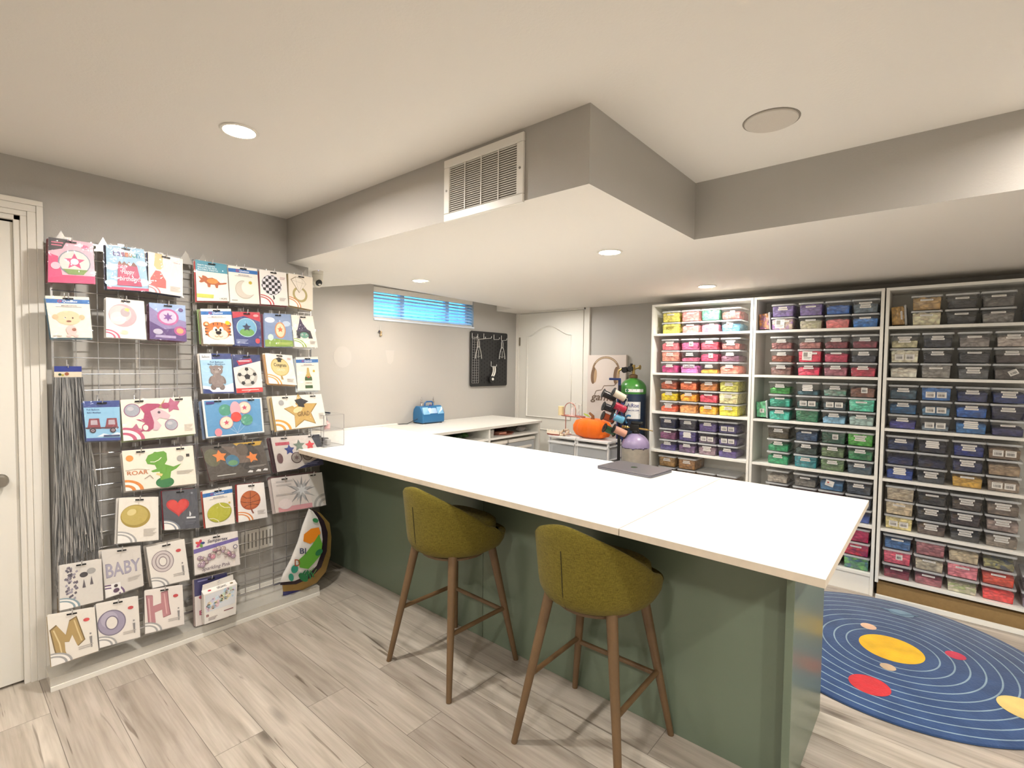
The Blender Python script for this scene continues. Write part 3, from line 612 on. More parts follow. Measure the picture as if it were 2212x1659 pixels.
# pegboard with hooks and pliers
py0, py1, pz0, pz1 = 3.548, 4.105, 1.262, 1.824
t = thing('pegboard', 'square black pegboard panel on the window wall beside the door', 'pegboard', (XW, 3.83, pz0))
m = MB(); m.prism([(a + (py0 + py1) / 2, b + (pz0 + pz1) / 2) for a, b in rrect(py1 - py0, pz1 - pz0, .018)], (XW + .012, 0, 0), (0, 1, 0), (0, 0, 1), (.01, 0, 0)); m.build('board', mat('board_black', '1b1a1a', .5), t, bevel=.002)
m = MB()
for i in range(13):
    for j in range(13):
        y = py0 + .04 + i * .04; z = pz0 + .04 + j * .04 - (.02 if i % 2 else 0)
        if z > pz0 + .02: m.prism(rrect(.007, .017, .003, 2), (XW + .022, y, z), (0, 1, 0), (0, 0, 1), (.0004, 0, 0))
m.build('slots', mat('slot_black', '050505', .9), t)
m = MB(); m.box((XW + .0005, py0 + .05, pz0 + .05), (XW + .0115, py1 - .05, pz1 - .05)); m.build('spacer', M_black, t)
M_gr = mat('grey_plastic_mesh', '8a8784', .5)
t = thing('mesh_strip', 'tall narrow grey mesh strip fixed on the left of the black pegboard', 'mesh panel', (XW + .03, py0 + .06, pz0 + .04))
m = MB(); gy0, gy1, gz0, gz1 = py0 + .018, py0 + .112, pz0 + .035, pz1 - .062
for i in range(4): y = gy0 + (gy1 - gy0) * i / 3; m.box((XW + .0235, y - .002, gz0), (XW + .026, y + .002, gz1))
for j in range(19): z = gz0 + (gz1 - gz0) * j / 18; m.box((XW + .0232, gy0, z - .0015), (XW + .0257, gy1, z + .0015))
m.build('mesh', M_gr, t)
M_hk = mat('white_hook', 'd6d3cc', .35)
def hook(y, z, L=.055, cz=0, lb=''):
    t = thing('peg_hook', lb, 'hook', (XW + .0225, y, z), 'white hooks on the pegboard'); x = XW + .0245
    m = MB(); m.tube([(x, y, z + .05), (x, y, z), (x + .004, y, z - .004), (x + L, y, z - .002), (x + L + .006, y, z + .004), (x + L + .008, y, z + .018)], .0028, 6); m.build('wire', M_hk, t, smooth=60)
for px, py, L, lb in ((1020, 730, .06, 'white hook nearest the left edge of the black pegboard'), (1032, 732, .1, 'white hook on the pegboard holding the left pair of pliers'), (1045, 731, .1, 'white hook near the top middle of the pegboard, third from the left'), (1067, 733, .07, 'white hook at the top of the pegboard just left of the right pliers'), (1083, 735, .07, 'white hook on the pegboard holding the right pair of pliers'), (1061, 791, .07, 'single white hook low on the pegboard with the curved white tool')):
    p = onx(px, py, XW + .0245); hook(p.y, p.z, L, 0, lb)
def pliers(px, py, lb, x):
    p = onx(px, py, x); y, z = p.y, p.z; t = thing('pliers', lb, 'pliers', (x, y, z)); Mm = mat('steel_pliers', 'b4b1ac', .3, .6)
    for s in (-1, 1):
        m = MB(); m.tube([(x, y + s * .006, z), (x, y + s * .012, z - .03), (x, y + s * .012, z - .07), (x, y + s * .034, z - .13), (x, y + s * .042, z - .165), (x, y + s * .044, z - .195)], .005, 7, radii=[.0035, .005, .005, .0045, .005, .006]); m.build('jaw_handle', Mm, t, smooth=60)
    m = MB(); m.tube([(x, y, z - .11), (x, y, z - .185)], .004, 6); m.tube([(x, y - .036, z - .165), (x, y, z - .178), (x, y + .036, z - .165)], .002, 6); m.build('spring', Mm, t, smooth=60)
    m = MB(); m.cyl((x - .006, y, z - .075), (x + .006, y, z - .075), .007, n=12); m.build('pivot', Mm, t, smooth=40)
pliers(1034, 733, 'steel expanding pliers hanging at the left of the black pegboard', XW + .045)
pliers(1085, 736, 'steel expanding pliers hanging at the right edge of the black pegboard', XW + .06)
p = onx(1065, 791, XW + .045); t = thing('balloon_sizer', 'curved white tool with a round white disc hanging low on the pegboard', 'tool', tuple(p))
for k, dx in enumerate((0, .02)):
    m = MB(); m.tube([(p.x + k * .008, p.y + dx + a, p.z + b) for a, b in ((.0, 0), (.006, -.03), (.004, -.06), (-.006, -.085), (-.02, -.105))], .007, 8); m.build('arm', M_white, t, smooth=60)
m = MB(); m.cyl((p.x - .004, p.y - .015, p.z - .135), (p.x + .004, p.y - .015, p.z - .135), .038, n=24); m.build('black_disc', M_black, t, smooth=40)
m = MB(); m.cyl((p.x + .0042, p.y - .01, p.z - .135), (p.x + .012, p.y - .01, p.z - .135), .014, n=20); m.build('white_knob', M_white, t, smooth=40)
# keychain hanging under the window
p = onx(822, 716, XW + .012); t = thing('keychain', 'tiny silver and gold charm keychain hanging under the left of the window', 'keychain', (XW, p.y, p.z))
m = MB(); m.tube([(XW + .003, p.y, p.z + .05), (XW + .012, p.y, p.z + .004)], .0012, 5); m.build('thread', M_hk, t)
m = MB(); m.lathe([(0, .012), (.009, .006), (.011, -.004), (.006, -.012), (.010, -.02), (.010, -.032), (0, -.038)], (XW + .013, p.y + .004, p.z - .005), 12); m.build('charm', mat('charm_gold', 'b9a07c', .3, .5), t, smooth=60)
m = MB(); m.lathe([(0, .01), (.008, .004), (.007, -.006), (0, -.01)], (XW + .013, p.y - .012, p.z), 10); m.build('bead', mat('charm_dark', '3c3440', .3), t, smooth=60)
# ------------------------------------------------------------ bookcases
SY0, SY1 = 4.0, 4.285
LV = [1.763, 1.436, 1.110, .785, .460, .142]          # upper faces of the boards
def bookcase(x0, x1, label, wood=False):
    t = thing('bookcase', label, 'bookcase', ((x0 + x1) / 2, (SY0 + SY1) / 2, 0), 'white bookcases along the far wall'); T = .018; top = 2.008
    zb = .10 if wood else 0
    for x in (x0, x1 - T): m = MB(); m.box((x, SY0, zb), (x + T, SY1, top)); m.build('side_panel', M_lam, t, bevel=.0008)
    m = MB(); m.box((x0 + T, SY0, top - T), (x1 - T, SY1, top)); m.build('top_board', M_lam, t, bevel=.0008)
    m = MB(); m.box((x0 + T, SY1 - .006, zb), (x1 - T, SY1 - .001, top - T)); m.build('back_panel', M_lam, t)
    for z in LV: m = MB(); m.box((x0 + T + .0005, SY0 + .001, z - .018), (x1 - T - .0005, SY1 - .007, z)); m.build('shelf', M_lam, t, bevel=.0008)
    if wood:
        m = MB(); m.box((x0 + .01, SY0 + .035, 0), (x1 - .01, SY0 + .06, zb)); m.box((x0 + .01, SY1 - .05, 0), (x1 - .01, SY1 - .03, zb)); m.build('base_board', mat('bare_chipboard', '9c7f52', .75, var=.15, vscale=60), t)
    else: m = MB(); m.box((x0 + T, SY0 + .01, 0), (x1 - T, SY0 + .026, LV[-1] - .018)); m.build('plinth', M_lam, t, bevel=.0008)
    return t
bookcase(-1.868, -1.068, 'white bookcase nearest the door, holding pink, yellow and purple bins')
bookcase(-1.064, -.284, 'white bookcase in the middle, holding maroon, green and teal bins')
bookcase(-.276, .524, 'white bookcase at the right, holding grey, navy and brown bins', True)
m = MB(); m.box((-.268, 3.972, .001), (.60, 3.994, .028)); k = m.build('loose_kickboard', M_lam, None, bevel=.001, loc=(.17, 3.97, 0)); tag(k, 'long white kickboard lying on the floor in front of the right bookcase', 'board')

# ------------------------------------------------------------ clear bins
PITCH = .0942; BD = .235
def tub_mesh():
    m = MB(); m.local = True; h = .085; a, b = .0645, .072; d0, d1 = .108, .1165
    def ring(w, d, z): return [(x, y, z) for x, y in rrect(2 * w, 2 * d, .014, 3)]
    r = [ring(a - .004, d0 - .004, .0005), ring(a, d0, .006), ring(b, d1, h - .004), ring(b + .0025, d1 + .0025, h - .003), ring(b + .0025, d1 + .0025, h)]
    n = len(r[0]); vs = [v for q in r for v in q]
    m.add(vs, [(k * n + i, k * n + (i + 1) % n, (k + 1) * n + (i + 1) % n, (k + 1) * n + i) for k in range(len(r) - 1) for i in range(n)] + [tuple(range(n))[::-1]])
    return m
def lid_mesh():
    m = MB(); m.local = True; h = .0855
    def ring(w, d, z): return [(x, y, z) for x, y in rrect(2 * w, 2 * d, .014, 3)]
    r = [ring(.0755, .1175, h - .006), ring(.0765, .1185, h + .001), ring(.075, .117, h + .0055), ring(.066, .108, h + .0055), ring(.064, .106, h + .0025)]
    n = len(r[0]); vs = [v for q in r for v in q]
    m.add(vs, [(k * n + i, k * n + (i + 1) % n, (k + 1) * n + (i + 1) % n, (k + 1) * n + i) for k in range(len(r) - 1) for i in range(n)] + [tuple(range((len(r) - 1) * n, len(r) * n))])
    return m
M_tub = clear_mat('clear_bin_plastic', 'f0f2f4', .045, .1, bump=.1, bscale=25); M_lid = clear_mat('clear_lid_plastic', 'f8fafb', .48, .18)
def heap_mesh(fill, seed):
    from mathutils import noise
    m = MB(); m.local = True; nx, ny = 12, 14; top = .006 + .074 * fill; o = Vector((seed * 9.1, 0, 0)); vs = []
    for j in range(ny + 1):
        for i in range(nx + 1):
            u, v = i / nx * 2 - 1, j / ny * 2 - 1; z = top * (1 - .10 * (u * u + v * v) * (1 if fill < .95 else .4)) + .011 * noise.noise(Vector((u * 2.6, v * 3.2, 0)) + o); z = min(max(z, .01), .0815); k = .0625 + .007 * z / .085
            vs.append((u * (k - .0012), v * (k + .0425), z))
    T = len(vs); m.add(vs, [(j * (nx + 1) + i, j * (nx + 1) + i + 1, (j + 1) * (nx + 1) + i + 1, (j + 1) * (nx + 1) + i) for j in range(ny) for i in range(nx)])
    edge = [i for i in range(nx + 1)] + [j * (nx + 1) + nx for j in range(1, ny + 1)] + [ny * (nx + 1) + i for i in range(nx - 1, -1, -1)] + [j * (nx + 1) for j in range(ny - 1, 0, -1)]
    low = [(vs[e][0] * .955, vs[e][1] * .97, .0035) for e in edge]; n = len(edge)
    o2 = len(m.v); m.v += low
    for i in range(n): m.f.append([edge[i], edge[(i + 1) % n], o2 + (i + 1) % n, o2 + i]); m.mi.append(0); m.c.append(None)
    m.f.append([o2 + i for i in range(n)]); m.mi.append(0); m.c.append(None)
    return m
def balloons_mat(col, col2=None):
    """loose rubber balloons pressed together: each cell of the pile tinted a little differently, crease shade painted between"""
    k = 'balloons_' + col + (col2 or '')
    if k in MATS: return MATS[k]
    m = bpy.data.materials.new(k); m.use_nodes = True; nt = m.node_tree; b = nt.nodes['Principled BSDF']; N = nt.nodes.new; L = nt.links.new
    tc = N('ShaderNodeTexCoord'); oi = N('ShaderNodeObjectInfo'); sh = N('ShaderNodeVectorMath'); sh.operation = 'MULTIPLY_ADD'; sh.inputs[1].default_value = (9, 9, 9)
    cmb = N('ShaderNodeCombineXYZ'); [L(oi.outputs['Random'], cmb.inputs[i]) for i in range(3)]; L(cmb.outputs[0], sh.inputs[0])
    nz = N('ShaderNodeTexNoise'); nz.inputs['Scale'].default_value = 22; nz.inputs['Detail'].default_value = 1; L(tc.outputs['Object'], nz.inputs['Vector'])
    wr = N('ShaderNodeVectorMath'); wr.operation = 'MULTIPLY_ADD'; wr.inputs[1].default_value = (.035, .035, .035); L(nz.outputs['Color'], wr.inputs[0]); L(tc.outputs['Object'], wr.inputs[2]); L(wr.outputs[0], sh.inputs[2])
    mp = N('ShaderNodeMapping'); mp.inputs['Scale'].default_value = (36, 36, 62); mp.inputs['Rotation'].default_value = (.3, .35, .2); L(sh.outputs[0], mp.inputs[0])
    vo = N('ShaderNodeTexVoronoi'); vo.inputs['Scale'].default_value = 1; L(mp.outputs[0], vo.inputs['Vector'])
    c = lin(col); c2 = lin(col2) if col2 else tuple(v * .85 for v in c)
    sp = N('ShaderNodeSeparateColor'); L(vo.outputs['Color'], sp.inputs[0])
    mx = N('ShaderNodeMix'); mx.data_type = 'RGBA'; mx.inputs[6].default_value = (*c2, 1); mx.inputs[7].default_value = (*[min(1, v * 1.5) for v in c], 1); L(sp.outputs[0], mx.inputs[0])
    cr = N('ShaderNodeValToRGB'); e = cr.color_ramp.elements; e[0].position = .25; e[0].color = (1, 1, 1, 1); e[1].position = .75; e[1].color = (.62, .6, .6, 1); L(vo.outputs['Distance'], cr.inputs[0])  # shade in the creases between balloons, put into the colour
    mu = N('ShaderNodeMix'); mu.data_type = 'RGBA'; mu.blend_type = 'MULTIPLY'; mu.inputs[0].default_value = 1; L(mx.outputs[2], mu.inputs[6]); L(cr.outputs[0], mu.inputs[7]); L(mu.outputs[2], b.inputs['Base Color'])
    b.inputs['Roughness'].default_value = .45
    bp = N('ShaderNodeBump'); bp.invert = True; bp.inputs['Strength'].default_value = .9; bp.inputs['Distance'].default_value = .006; L(vo.outputs['Distance'], bp.inputs['Height']); L(bp.outputs[0], b.inputs['Normal'])
    MATS[k] = m; return m
def label_mesh(kind):
    """paper stickers on the bin front (local y = -front); kinds: 1,2,3 strips, B one barcode, D two barcodes, T tilted barcode, W white patch, X printed word"""
    fy = lambda z: -(.108 + .0085 * (z / .085)) - .0008
    R = random.Random(kind + 'k'); made = []
    def A(cx, cz, w, h, rot=0, name='label'):
        a = Art(lambda u, v, L: ((cx + (u - .5) * w * cos(rot) + (.5 - v) * h * sin(rot)), fy(cz + (.5 - v) * h) - .00012 * L, cz + (.5 - v) * h * cos(rot) - (u - .5) * w * sin(rot)), h / w)
        a.mb.local = True; made.append(a); return a
    if kind in '123':
        n = int(kind); z = .066 if n > 1 else .062
        for i in range(n):
            w = .07 - .008 * ((i * 5 + n) % 3); a = A(0, z - i * .0135, w, .0105); a.rect(0, 0, 1, 1, 'f2efe9'); a.lines(.08, .3, .92, .75, 1, '77736f')
    def bar(a):
        a.rect(0, 0, 1, 1, 'efece6'); a.lines(.1, .08, .9, .28, 2, '8c8884'); x = .14
        while x < .84: w = R.choice((.02, .035, .05)); a.rect(x, .36, x + w, .82, '3a3836'); a.L -= 1; x += w + R.choice((.025, .04))
    if kind == 'B': bar(A(.012, .048, .034, .036))
    if kind == 'T': bar(A(.01, .042, .04, .03, -.5))
    if kind == 'D': bar(A(-.026, .036, .045, .036)); bar(A(.027, .036, .045, .036))
    if kind == 'W': a = A(-.01, .05, .05, .04, .25); a.rect(0, 0, 1, 1, 'efece6'); a.ell(.3, .4, .12, .1, 'c0392f'); a.lines(.2, .6, .8, .9, 2, 'b9b4ae')
    if kind == 'S': a = A(-.015, .045, .06, .062, .05); a.rect(0, 0, 1, 1, 'f4f1ec'); a.rect(.12, .12, .55, .6, '9a9690'); a.lines(.15, .66, .9, .9, 2, '8a8681'); a = A(.02, .062, .05, .012); a.rect(0, 0, 1, 1, 'f4f1ec'); a.lines(.1, .3, .9, .7, 1, '7d7975')
    if kind == 'X': a = A(0, .058, .095, .024); a.rect(0, 0, 1, 1, 'eadbe6'); a.text('belbal', .06, .08, .94, .92, '23202a')
    if kind == 'Z': a = A(0, .045, .09, .034); a.lines(.1, .1, .9, .9, 3, 'a99a3c')
    if kind == '4': [A(0, .070 - i * .0115, .06 + .006 * (i % 2), .0095).rect(0, 0, 1, 1, 'f2efe9') for i in range(4)]
    return made
TUB = tub_mesh().build('tub', M_tub, None, smooth=40); LID = lid_mesh().build('lid', M_lid, None, smooth=40)
HEAPS = {(f, s): heap_mesh(f, s).build('balloons', balloons_mat('c04050'), None, smooth=80) for f in (.35, .6, .8, 1.0) for s in (1, 2)}
LBL = {}
for kd in '1234BTDWSXZ':
    LBL[kd] = []
    for a in label_mesh(kd): LBL[kd].append(a.mb.build('label', art_mat(), None))
PROTO = [TUB, LID] + list(HEAPS.values()) + [o for l in LBL.values() for o in l]
NAMES = {}
def bin_(x, y, z, col, cname, kd, fill, where, rot=0, col2=None, grp=None, tilt=0):
    lb = 'bin of %s balloons, %s' % (cname, where)
    t = thing('balloon_bin', lb, 'bin', (x, y, z), grp or 'clear bins of balloons on the bookcases'); t.rotation_euler = (0, tilt, rot)
    def put(o, nm): c = o.copy(); C.objects.link(c); c.parent = t; c.name = nm; return c
    put(TUB, 'tub'); put(LID, 'lid')
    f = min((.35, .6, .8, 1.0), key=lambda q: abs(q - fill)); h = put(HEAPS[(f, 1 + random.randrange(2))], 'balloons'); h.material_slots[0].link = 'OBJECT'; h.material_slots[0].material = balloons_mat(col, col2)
    for o in LBL.get(kd, []): put(o, 'label')
    return t
CN = ['first', 'second', 'third', 'fourth', 'fifth']
SN = ['top shelf', 'second shelf', 'third shelf', 'fourth shelf', 'fifth shelf', 'bottom shelf']
RN2 = ['upper', 'lower']; RN3 = ['upper', 'middle', 'lower']
# spec: colour,name,label,fill[,second colour]
U1 = {
 0: [['d8c95a,dull yellow,1,1', 'e08a86,coral pink,1,1', '5fb58c,mint green,T,1', 'b5595e,mixed rose and brown,B,.8,6b4a3a'], ['e6d661,pale yellow,Z,1', 'e58f8c,pink ring shaped,1,.8', 'dc7a8e,rose pink,B,.8', '3f7b93,teal blue,W,.8']],
 1: [['e4707a,coral pink,3,.8', 'cf5a86,hot pink,B,.8', 'd94459,bright red pink,2,.8', 'a0605c,brownish rose,3,.6'], ['e8937f,peach coral,2,1', 'd66a8e,mauve pink,2,.35', 'c23d62,magenta,B,.8', '7e5468,dusty mauve,2,.6'], ['a82a6a,deep magenta,2,.8', 'cf6fb8,orchid pink,X,.8', 'f0a030,amber yellow,2,.35', 'ea7f6e,salmon,2,.8']],
 2: [['a8502f,rust,2,.8', 'c9633a,burnt orange,1,.8', 'bd7433,orange brown,2,.8', 'cfcb63,pale lime yellow,2,1'], ['ecc416,bright yellow,2,.8', 'f0991f,orange yellow,2,.8', 'd8485c,red pink,1,.8', 'ecdca0,cream,2,1'], ['f4603a,neon coral orange,3,.6', 'f39a55,peach orange,,.8', 'f7a41a,amber orange,2,.8', 'efd93c,lemon yellow,2,1']],
 3: [['1e2440,dark navy,2,1', '332f3c,charcoal purple,2,1', '5c4a86,purple,2,.8', '4a4378,indigo,D,.8'], ['7d4468,plum,1,.8', '4b4079,violet,4,1', '6a5c70,mauve grey,D,.6', '5a4d7c,dusky violet,D,.6'], ['4a3c7c,deep violet,2,.6', '5e4468,dark plum,2,.8', '8f7680,taupe mauve,3,.8', '554487,royal purple,2,.6']],
 4: [['a98552,tan,2,1', '9c7346,light brown,2,1', None, None], ['7a6248,brown,1,.8', '8a6b48,walnut brown,1,.8', '6b5a50,grey brown,1,.8', '7e6a5c,taupe,,.8'], ['8a7a68,stone,1,.8', '94806a,sand,1,.8', '7b5e4c,cocoa,1,.8', '84705e,khaki,1,.8']]}
U2 = {
 0: [['7a6aa0,lavender,2,1', '75649c,soft purple,1,1', '2c5ca6,royal blue,,.8', '65747f,slate grey,3,.8'], ['7a4f9a,mixed purple and white,S,1,e0cdb0', '8f8d6c,mixed olive and cream,1,.8,ddd3bd', 'dd7877,salmon pink,,.8', '3a78c0,bright blue,1,.8']],
 1: [['8a5250,brown rose,2,.6', '92605c,dusty brown,2,.6', '6a2430,maroon,2,.6', '7c2f3e,wine red,2,.6'], ['8a4a36,rust brown,2,.6', 'd03a55,crimson pink,S,1', 'a82c4c,raspberry,1,.8', '343640,charcoal navy,2,.6'], ['6c4840,dark brown,2,.8', 'c42a50,crimson,2,.8', '92505e,mauve rose,2,.8', 'a82a42,deep crimson,2,.8']],
 2: [['33903c,leaf green,2,.6', '37606a,slate teal,4,.35', '4a7d6c,sea green,2,.6,9aa39a', '7b5444,brown,B,.8'], ['1f9077,teal green,1,.8', '2c5350,dark teal,D,.6', '33474e,dark slate,D,.6', '52b89a,aqua mint,1,1'], ['23a08e,turquoise,2,.8', '1e6a48,forest green,,1', '6c9ab5,steel blue,2,.6', '8fa8a2,pale teal grey,2,.8']],
 3: [['4c4430,olive brown,2,1', '264262,dark blue,1,.8', '1e4a35,dark green,B,1', '4aa23a,lime green,3,1'], ['21905a,emerald green,2,.6', '2f4038,dark grey green,2,.6', '566b44,olive green,2,.8', '1f7340,grass green,2,.8'], ['1c9560,bright emerald,2,.8', '237f86,teal,2,1', '506c42,moss green,2,1', '2e4450,dark slate blue,2,.8']],
 4: [['b4aea2,grey white,,.6', '7d7a72,grey,1,.6', '3a6a92,steel blue,W,.8', '37424e,dark slate,2,.8'], ['4c3038,dark wine,1,.8', '70404c,plum red,1,.8', '8c3a3c,brick red,,.8', '3c4250,charcoal blue,,.8'], ['505060,slate,1,.6', '505a80,denim blue,1,.6', '404a78,ink blue,,.8', '2f4f9c,cobalt blue,,.6']],
 5: [[None, None, '5c2c3c,dark plum,,.8', 'a81f4e,magenta red,,1'], [None, None, '5c3a48,dusky plum,,.8', 'b92a3c,crimson and orange,1,1,8a2458'], [None, None, '42423e,charcoal,,.8', '5f9a4a,mixed green and blue,,1,3c6488']]}
U3 = {
 0: [[None, 'b99b6a,tan,1,1', '3c3c3e,black foil,1,.6', '6b6966,silver and black,1,.8', '8088b8,lavender blue,1,.8'], [None, 'e8d7b4,ivory,1,1', '38383a,black,1,.6', '8a8784,silver foil,1,.8', '6f9ad8,light blue,,.8']],
 1: [['c9c49e,pale olive cream,3,.6', '2a2c36,blue black,2,.8', '8a8480,silver foil,1,.8', 'b0a69e,silver and cream,2,.8'], ['e6dcc0,cream,D,1', '26262c,black,2,.8', '3c3c40,charcoal,1,.8', '453c3a,charcoal brown,2,.6'], ['e8dcc8,cream with green,,.8', '8d8a84,light grey,1,1', '66686a,slate grey,3,.8', '5a5450,dark grey,T,.8']],
 2: [['3a5565,slate blue,2,.8', '3d6ca8,blue with barcodes,D,1', '1e2a5a,navy,2,.8', '22346a,deep navy,3,.8'], ['205a86,petrol blue,2,.8', '5580a0,steel blue,D,.6', '2f5ea8,royal blue,2,.8', '24243c,midnight blue,2,1'], ['403f8c,indigo,2,.6', '6d7c88,blue grey,D,.35', '3a74ae,sky blue,4,.8', '33335e,dark indigo,1,.6']],
 3: [['182c58,navy,2,.8', '1c1e2e,black navy,4,.8', '1c2c74,royal navy,3,.8', '85705a,taupe gold,D,.8'], ['242c5a,dark navy,,.6', '23243c,midnight,,.6', '20264c,ink navy,3,.8', '9a8468,tan taupe,,.8'], ['1f4396,royal blue,4,.8', '3a3e44,charcoal,3,.6', 'c49a3c,mustard gold,1,.8', '958574,taupe,D,.8']],
 4: [['b8ac94,cream grey,,1', '33312e,charcoal black,1,.8', '4e443a,charcoal brown,3,.8', '7c7062,taupe grey,3,.8'], ['cdbd9c,cream,1,1', '2a2826,black,3,.8', '3c2e2e,dark plum brown,3,.8', '93827a,mauve taupe,3,.8'], ['d8c98c,cream yellow,D,1', '54463e,dark brown,3,.8', '3c3a38,dark charcoal,3,.6', '8a7e70,warm grey,3,.8']],
 5: [['41699a,steel blue,1,.8', 'a0666a,mauve rose,,1', 'c2b394,beige,,.8', '9a9460,mixed olive and yellow,,.6,5c6470'], ['d85c72,pink coral,B,1', 'b5ab94,cream grey,1,.8', 'e0808a,salmon pink,1,1', 'cf4a33,red orange,1,.8'], ['7a2238,wine red,1,.6', 'a86068,dusty rose,1,.6', '9aa86c,white with green leaf,,.6,e6dcc4', 'ef3f3c,neon coral red,,.8']]}
def fill_unit(U, nm, xs, side):
    for s, rows in U.items():
        rn = RN2 if len(rows) == 2 else RN3; n = len(rows); XS = xs[s] if isinstance(xs, dict) else xs
        for r, row in enumerate(rows):
            for c, sp in enumerate(row):
                if not sp: continue
                q = sp.split(','); z = LV[s] + .0006 + (n - 1 - r) * PITCH
                rr = random.Random(s * 100 + r * 10 + c)
                bin_(XS[c] + rr.uniform(-.002, .002), SY0 + .135 + rr.uniform(0, .008), z, q[0], q[1], q[2], float(q[3]), '%s layer, %s column, %s, %s bookcase' % (rn[r], CN[c], SN[s], nm), rr.uniform(-.012, .012), q[4] if len(q) > 4 else None)
fill_unit(U1, 'left', [-1.716, -1.550, -1.391, -1.234], 0)
fill_unit(U2, 'middle', [-.878, -.700, -.541, -.385], 0)
def cols(py, *pxs): return [ony(p, py, 4.02).x for p in pxs]
def spread(l, mn=.1545):
    l = l[:]
    for i in range(len(l) - 2, -1, -1): l[i] = min(l[i], l[i + 1] - mn)
    return l
b3 = spread(cols(785, 1952, 2023, 2104, 2186)); c3 = spread(cols(880, 1950, 2022, 2099, 2180)); d3 = spread(cols(1010, 1945, 2012, 2090, 2170)); e3 = spread(cols(1120, 1942, 2011, 2086, 2166)); f3 = spread(cols(1235, 1935, 2007, 2082, 2158))
a3 = spread(cols(680, 1925, 2001, 2077, 2157) + [.4285], .155)
print('COLS', [[round(v, 3) for v in l] for l in (a3, b3, c3, d3, e3, f3)])
fill_unit(U3, 'right', {0: a3, 1: b3, 2: c3, 3: d3, 4: e3, 5: f3}, 0)
print('F5', f3[3])
x5 = .506 - .0765 * .72
for t5 in (bin_(x5, SY0 + .14, LV[5] + .0006, '8a8090', 'grey lilac', '', .6, 'lower layer, fifth column, bottom shelf, right bookcase'), bin_(x5, SY0 + .14, LV[5] + .0006 + PITCH, '7a7a80', 'smoky grey', '', .35, 'middle layer, fifth column, bottom shelf, right bookcase')): t5.scale = (.7, 1, 1)
# bins standing on end and leaning at the left of their shelves
for (x, z, col, cn, kd, w, c2) in ((-1.039, LV[0], '8a5a86', 'mixed purple and orange', '', 'on its side, top shelf of middle bookcase', 'e09a4a'),
                               (-1.039, LV[2], '63c08c', 'bright mint green', 'B', 'on its side, third shelf of middle bookcase', None),
                               (-.25, LV[0], 'c09a58', 'caramel tan', '1', 'on its side, top shelf of right bookcase', None)):
    t = bin_(x, SY0 + .14, z, col, cn, kd, 1, w, 0, c2, tilt=0)
    k = .86; t.scale = (k, k, k); t.rotation_euler = (0, radians(86), 0); t.location = (x, SY0 + .14, z + .0768 * k * sin(radians(86)) + .0006)
for o in PROTO: bpy.data.objects.remove(o)
# ------------------------------------------------------------ wire grid wall
GX = XL + .055
def gridpanel(y0, y1, label):
    t = thing('wire_grid_panel', label, 'grid panel', (GX, (y0 + y1) / 2, .10), 'wire grid panels on the left wall'); z0, z1 = .112, 2.03
    m = MB()
    for y in (y0, y1): m.box((GX - .004, y - .004, z0), (GX + .004, y + .004, z1))
    for z in (z0, z1): m.box((GX - .004, y0, z - .004), (GX + .004, y1, z + .004))
    n = round((y1 - y0) / .0775)
    for k in range(1, n): y = y0 + (y1 - y0) * k / n; m.cyl((GX, y, z0), (GX, y, z1), .0026, n=6)
    for k in range(1, 25): z = z0 + (z1 - z0) * k / 25; m.cyl((GX + .004, y0, z), (GX + .004, y1, z), .0026, n=6)
    m.build('wire_mesh', M_chrome, t)
    for y in (y0 + (y1 - y0) * .33, y1 - .037, y0 + .037):
        m = MB(); m.prism([(-.035, -.03), (.035, -.03), (0, .042)], (GX + .0045, y, z1), (0, 1, 0), (0, 0, 1), (.0015, 0, 0)); m.build('corner_bracket', mat('bracket_grey', 'b9b6b0', .35, .6), t)
        m = MB(); m.cyl((XL + .0005, y, z1 - .02), (GX - .004, y, z1 - .02), .008, n=8); m.build('wall_spacer', MATS['bracket_grey'], t); m = MB(); m.cyl((XL + .0005, y, z0 + .05), (GX - .004, y, z0 + .05), .008, n=8); m.build('wall_spacer', MATS['bracket_grey'], t)
gridpanel(.375, .945, 'wire grid panel on the left, next to the door frame')
gridpanel(.955, 1.605, 'wire grid panel on the right, next to the island worktop')
# clear plastic skirting box in front of the panel feet
t = thing('clear_skirting', 'long translucent plastic skirting box on the floor below the wire grid', 'skirting', (-3.0, 1.0, 0))
m = MB(); m.box((-2.972, .33, 0), (-2.968, 1.605, .055)); m.box((XL + .02, .33, .055), (-2.968, 1.605, .058)); m.box((XL + .02, .33, 0), (-2.973, .334, .0545)); m.build('sheet', clear_mat('milky_sheet', 'efe9dd', .45, .25), t)
m = MB(); m.box((-2.968, .33, 0), (-2.960, 1.605, .022)); m.build('bottom_rail', M_white, t, bevel=.001)
# small slotted plate on the wall behind the right panel
a, b = onx(520, 1160, XL), onx(590, 1210, XL); m = MB(); y0, y1, z0, z1 = a.y, b.y, .34, .47
t = thing('slotted_wall_plate', 'small pale slotted plate on the wall behind the right wire grid panel', 'vent', (XL, (y0 + y1) / 2, z0))
m = MB(); m.box((XL + .0005, y0, z0), (XL + .006, y1, z1)); m.build('plate', M_white, t, bevel=.002)
for k in range(8): y = y0 + .02 + k * (y1 - y0 - .04) / 7; m = MB(); m.box((XL + .0062, y - .004, z0 + .02), (XL + .007, y + .004, z1 - .02)); m.build('slot', mat('slot_grey', '8f8a82', .7), t)

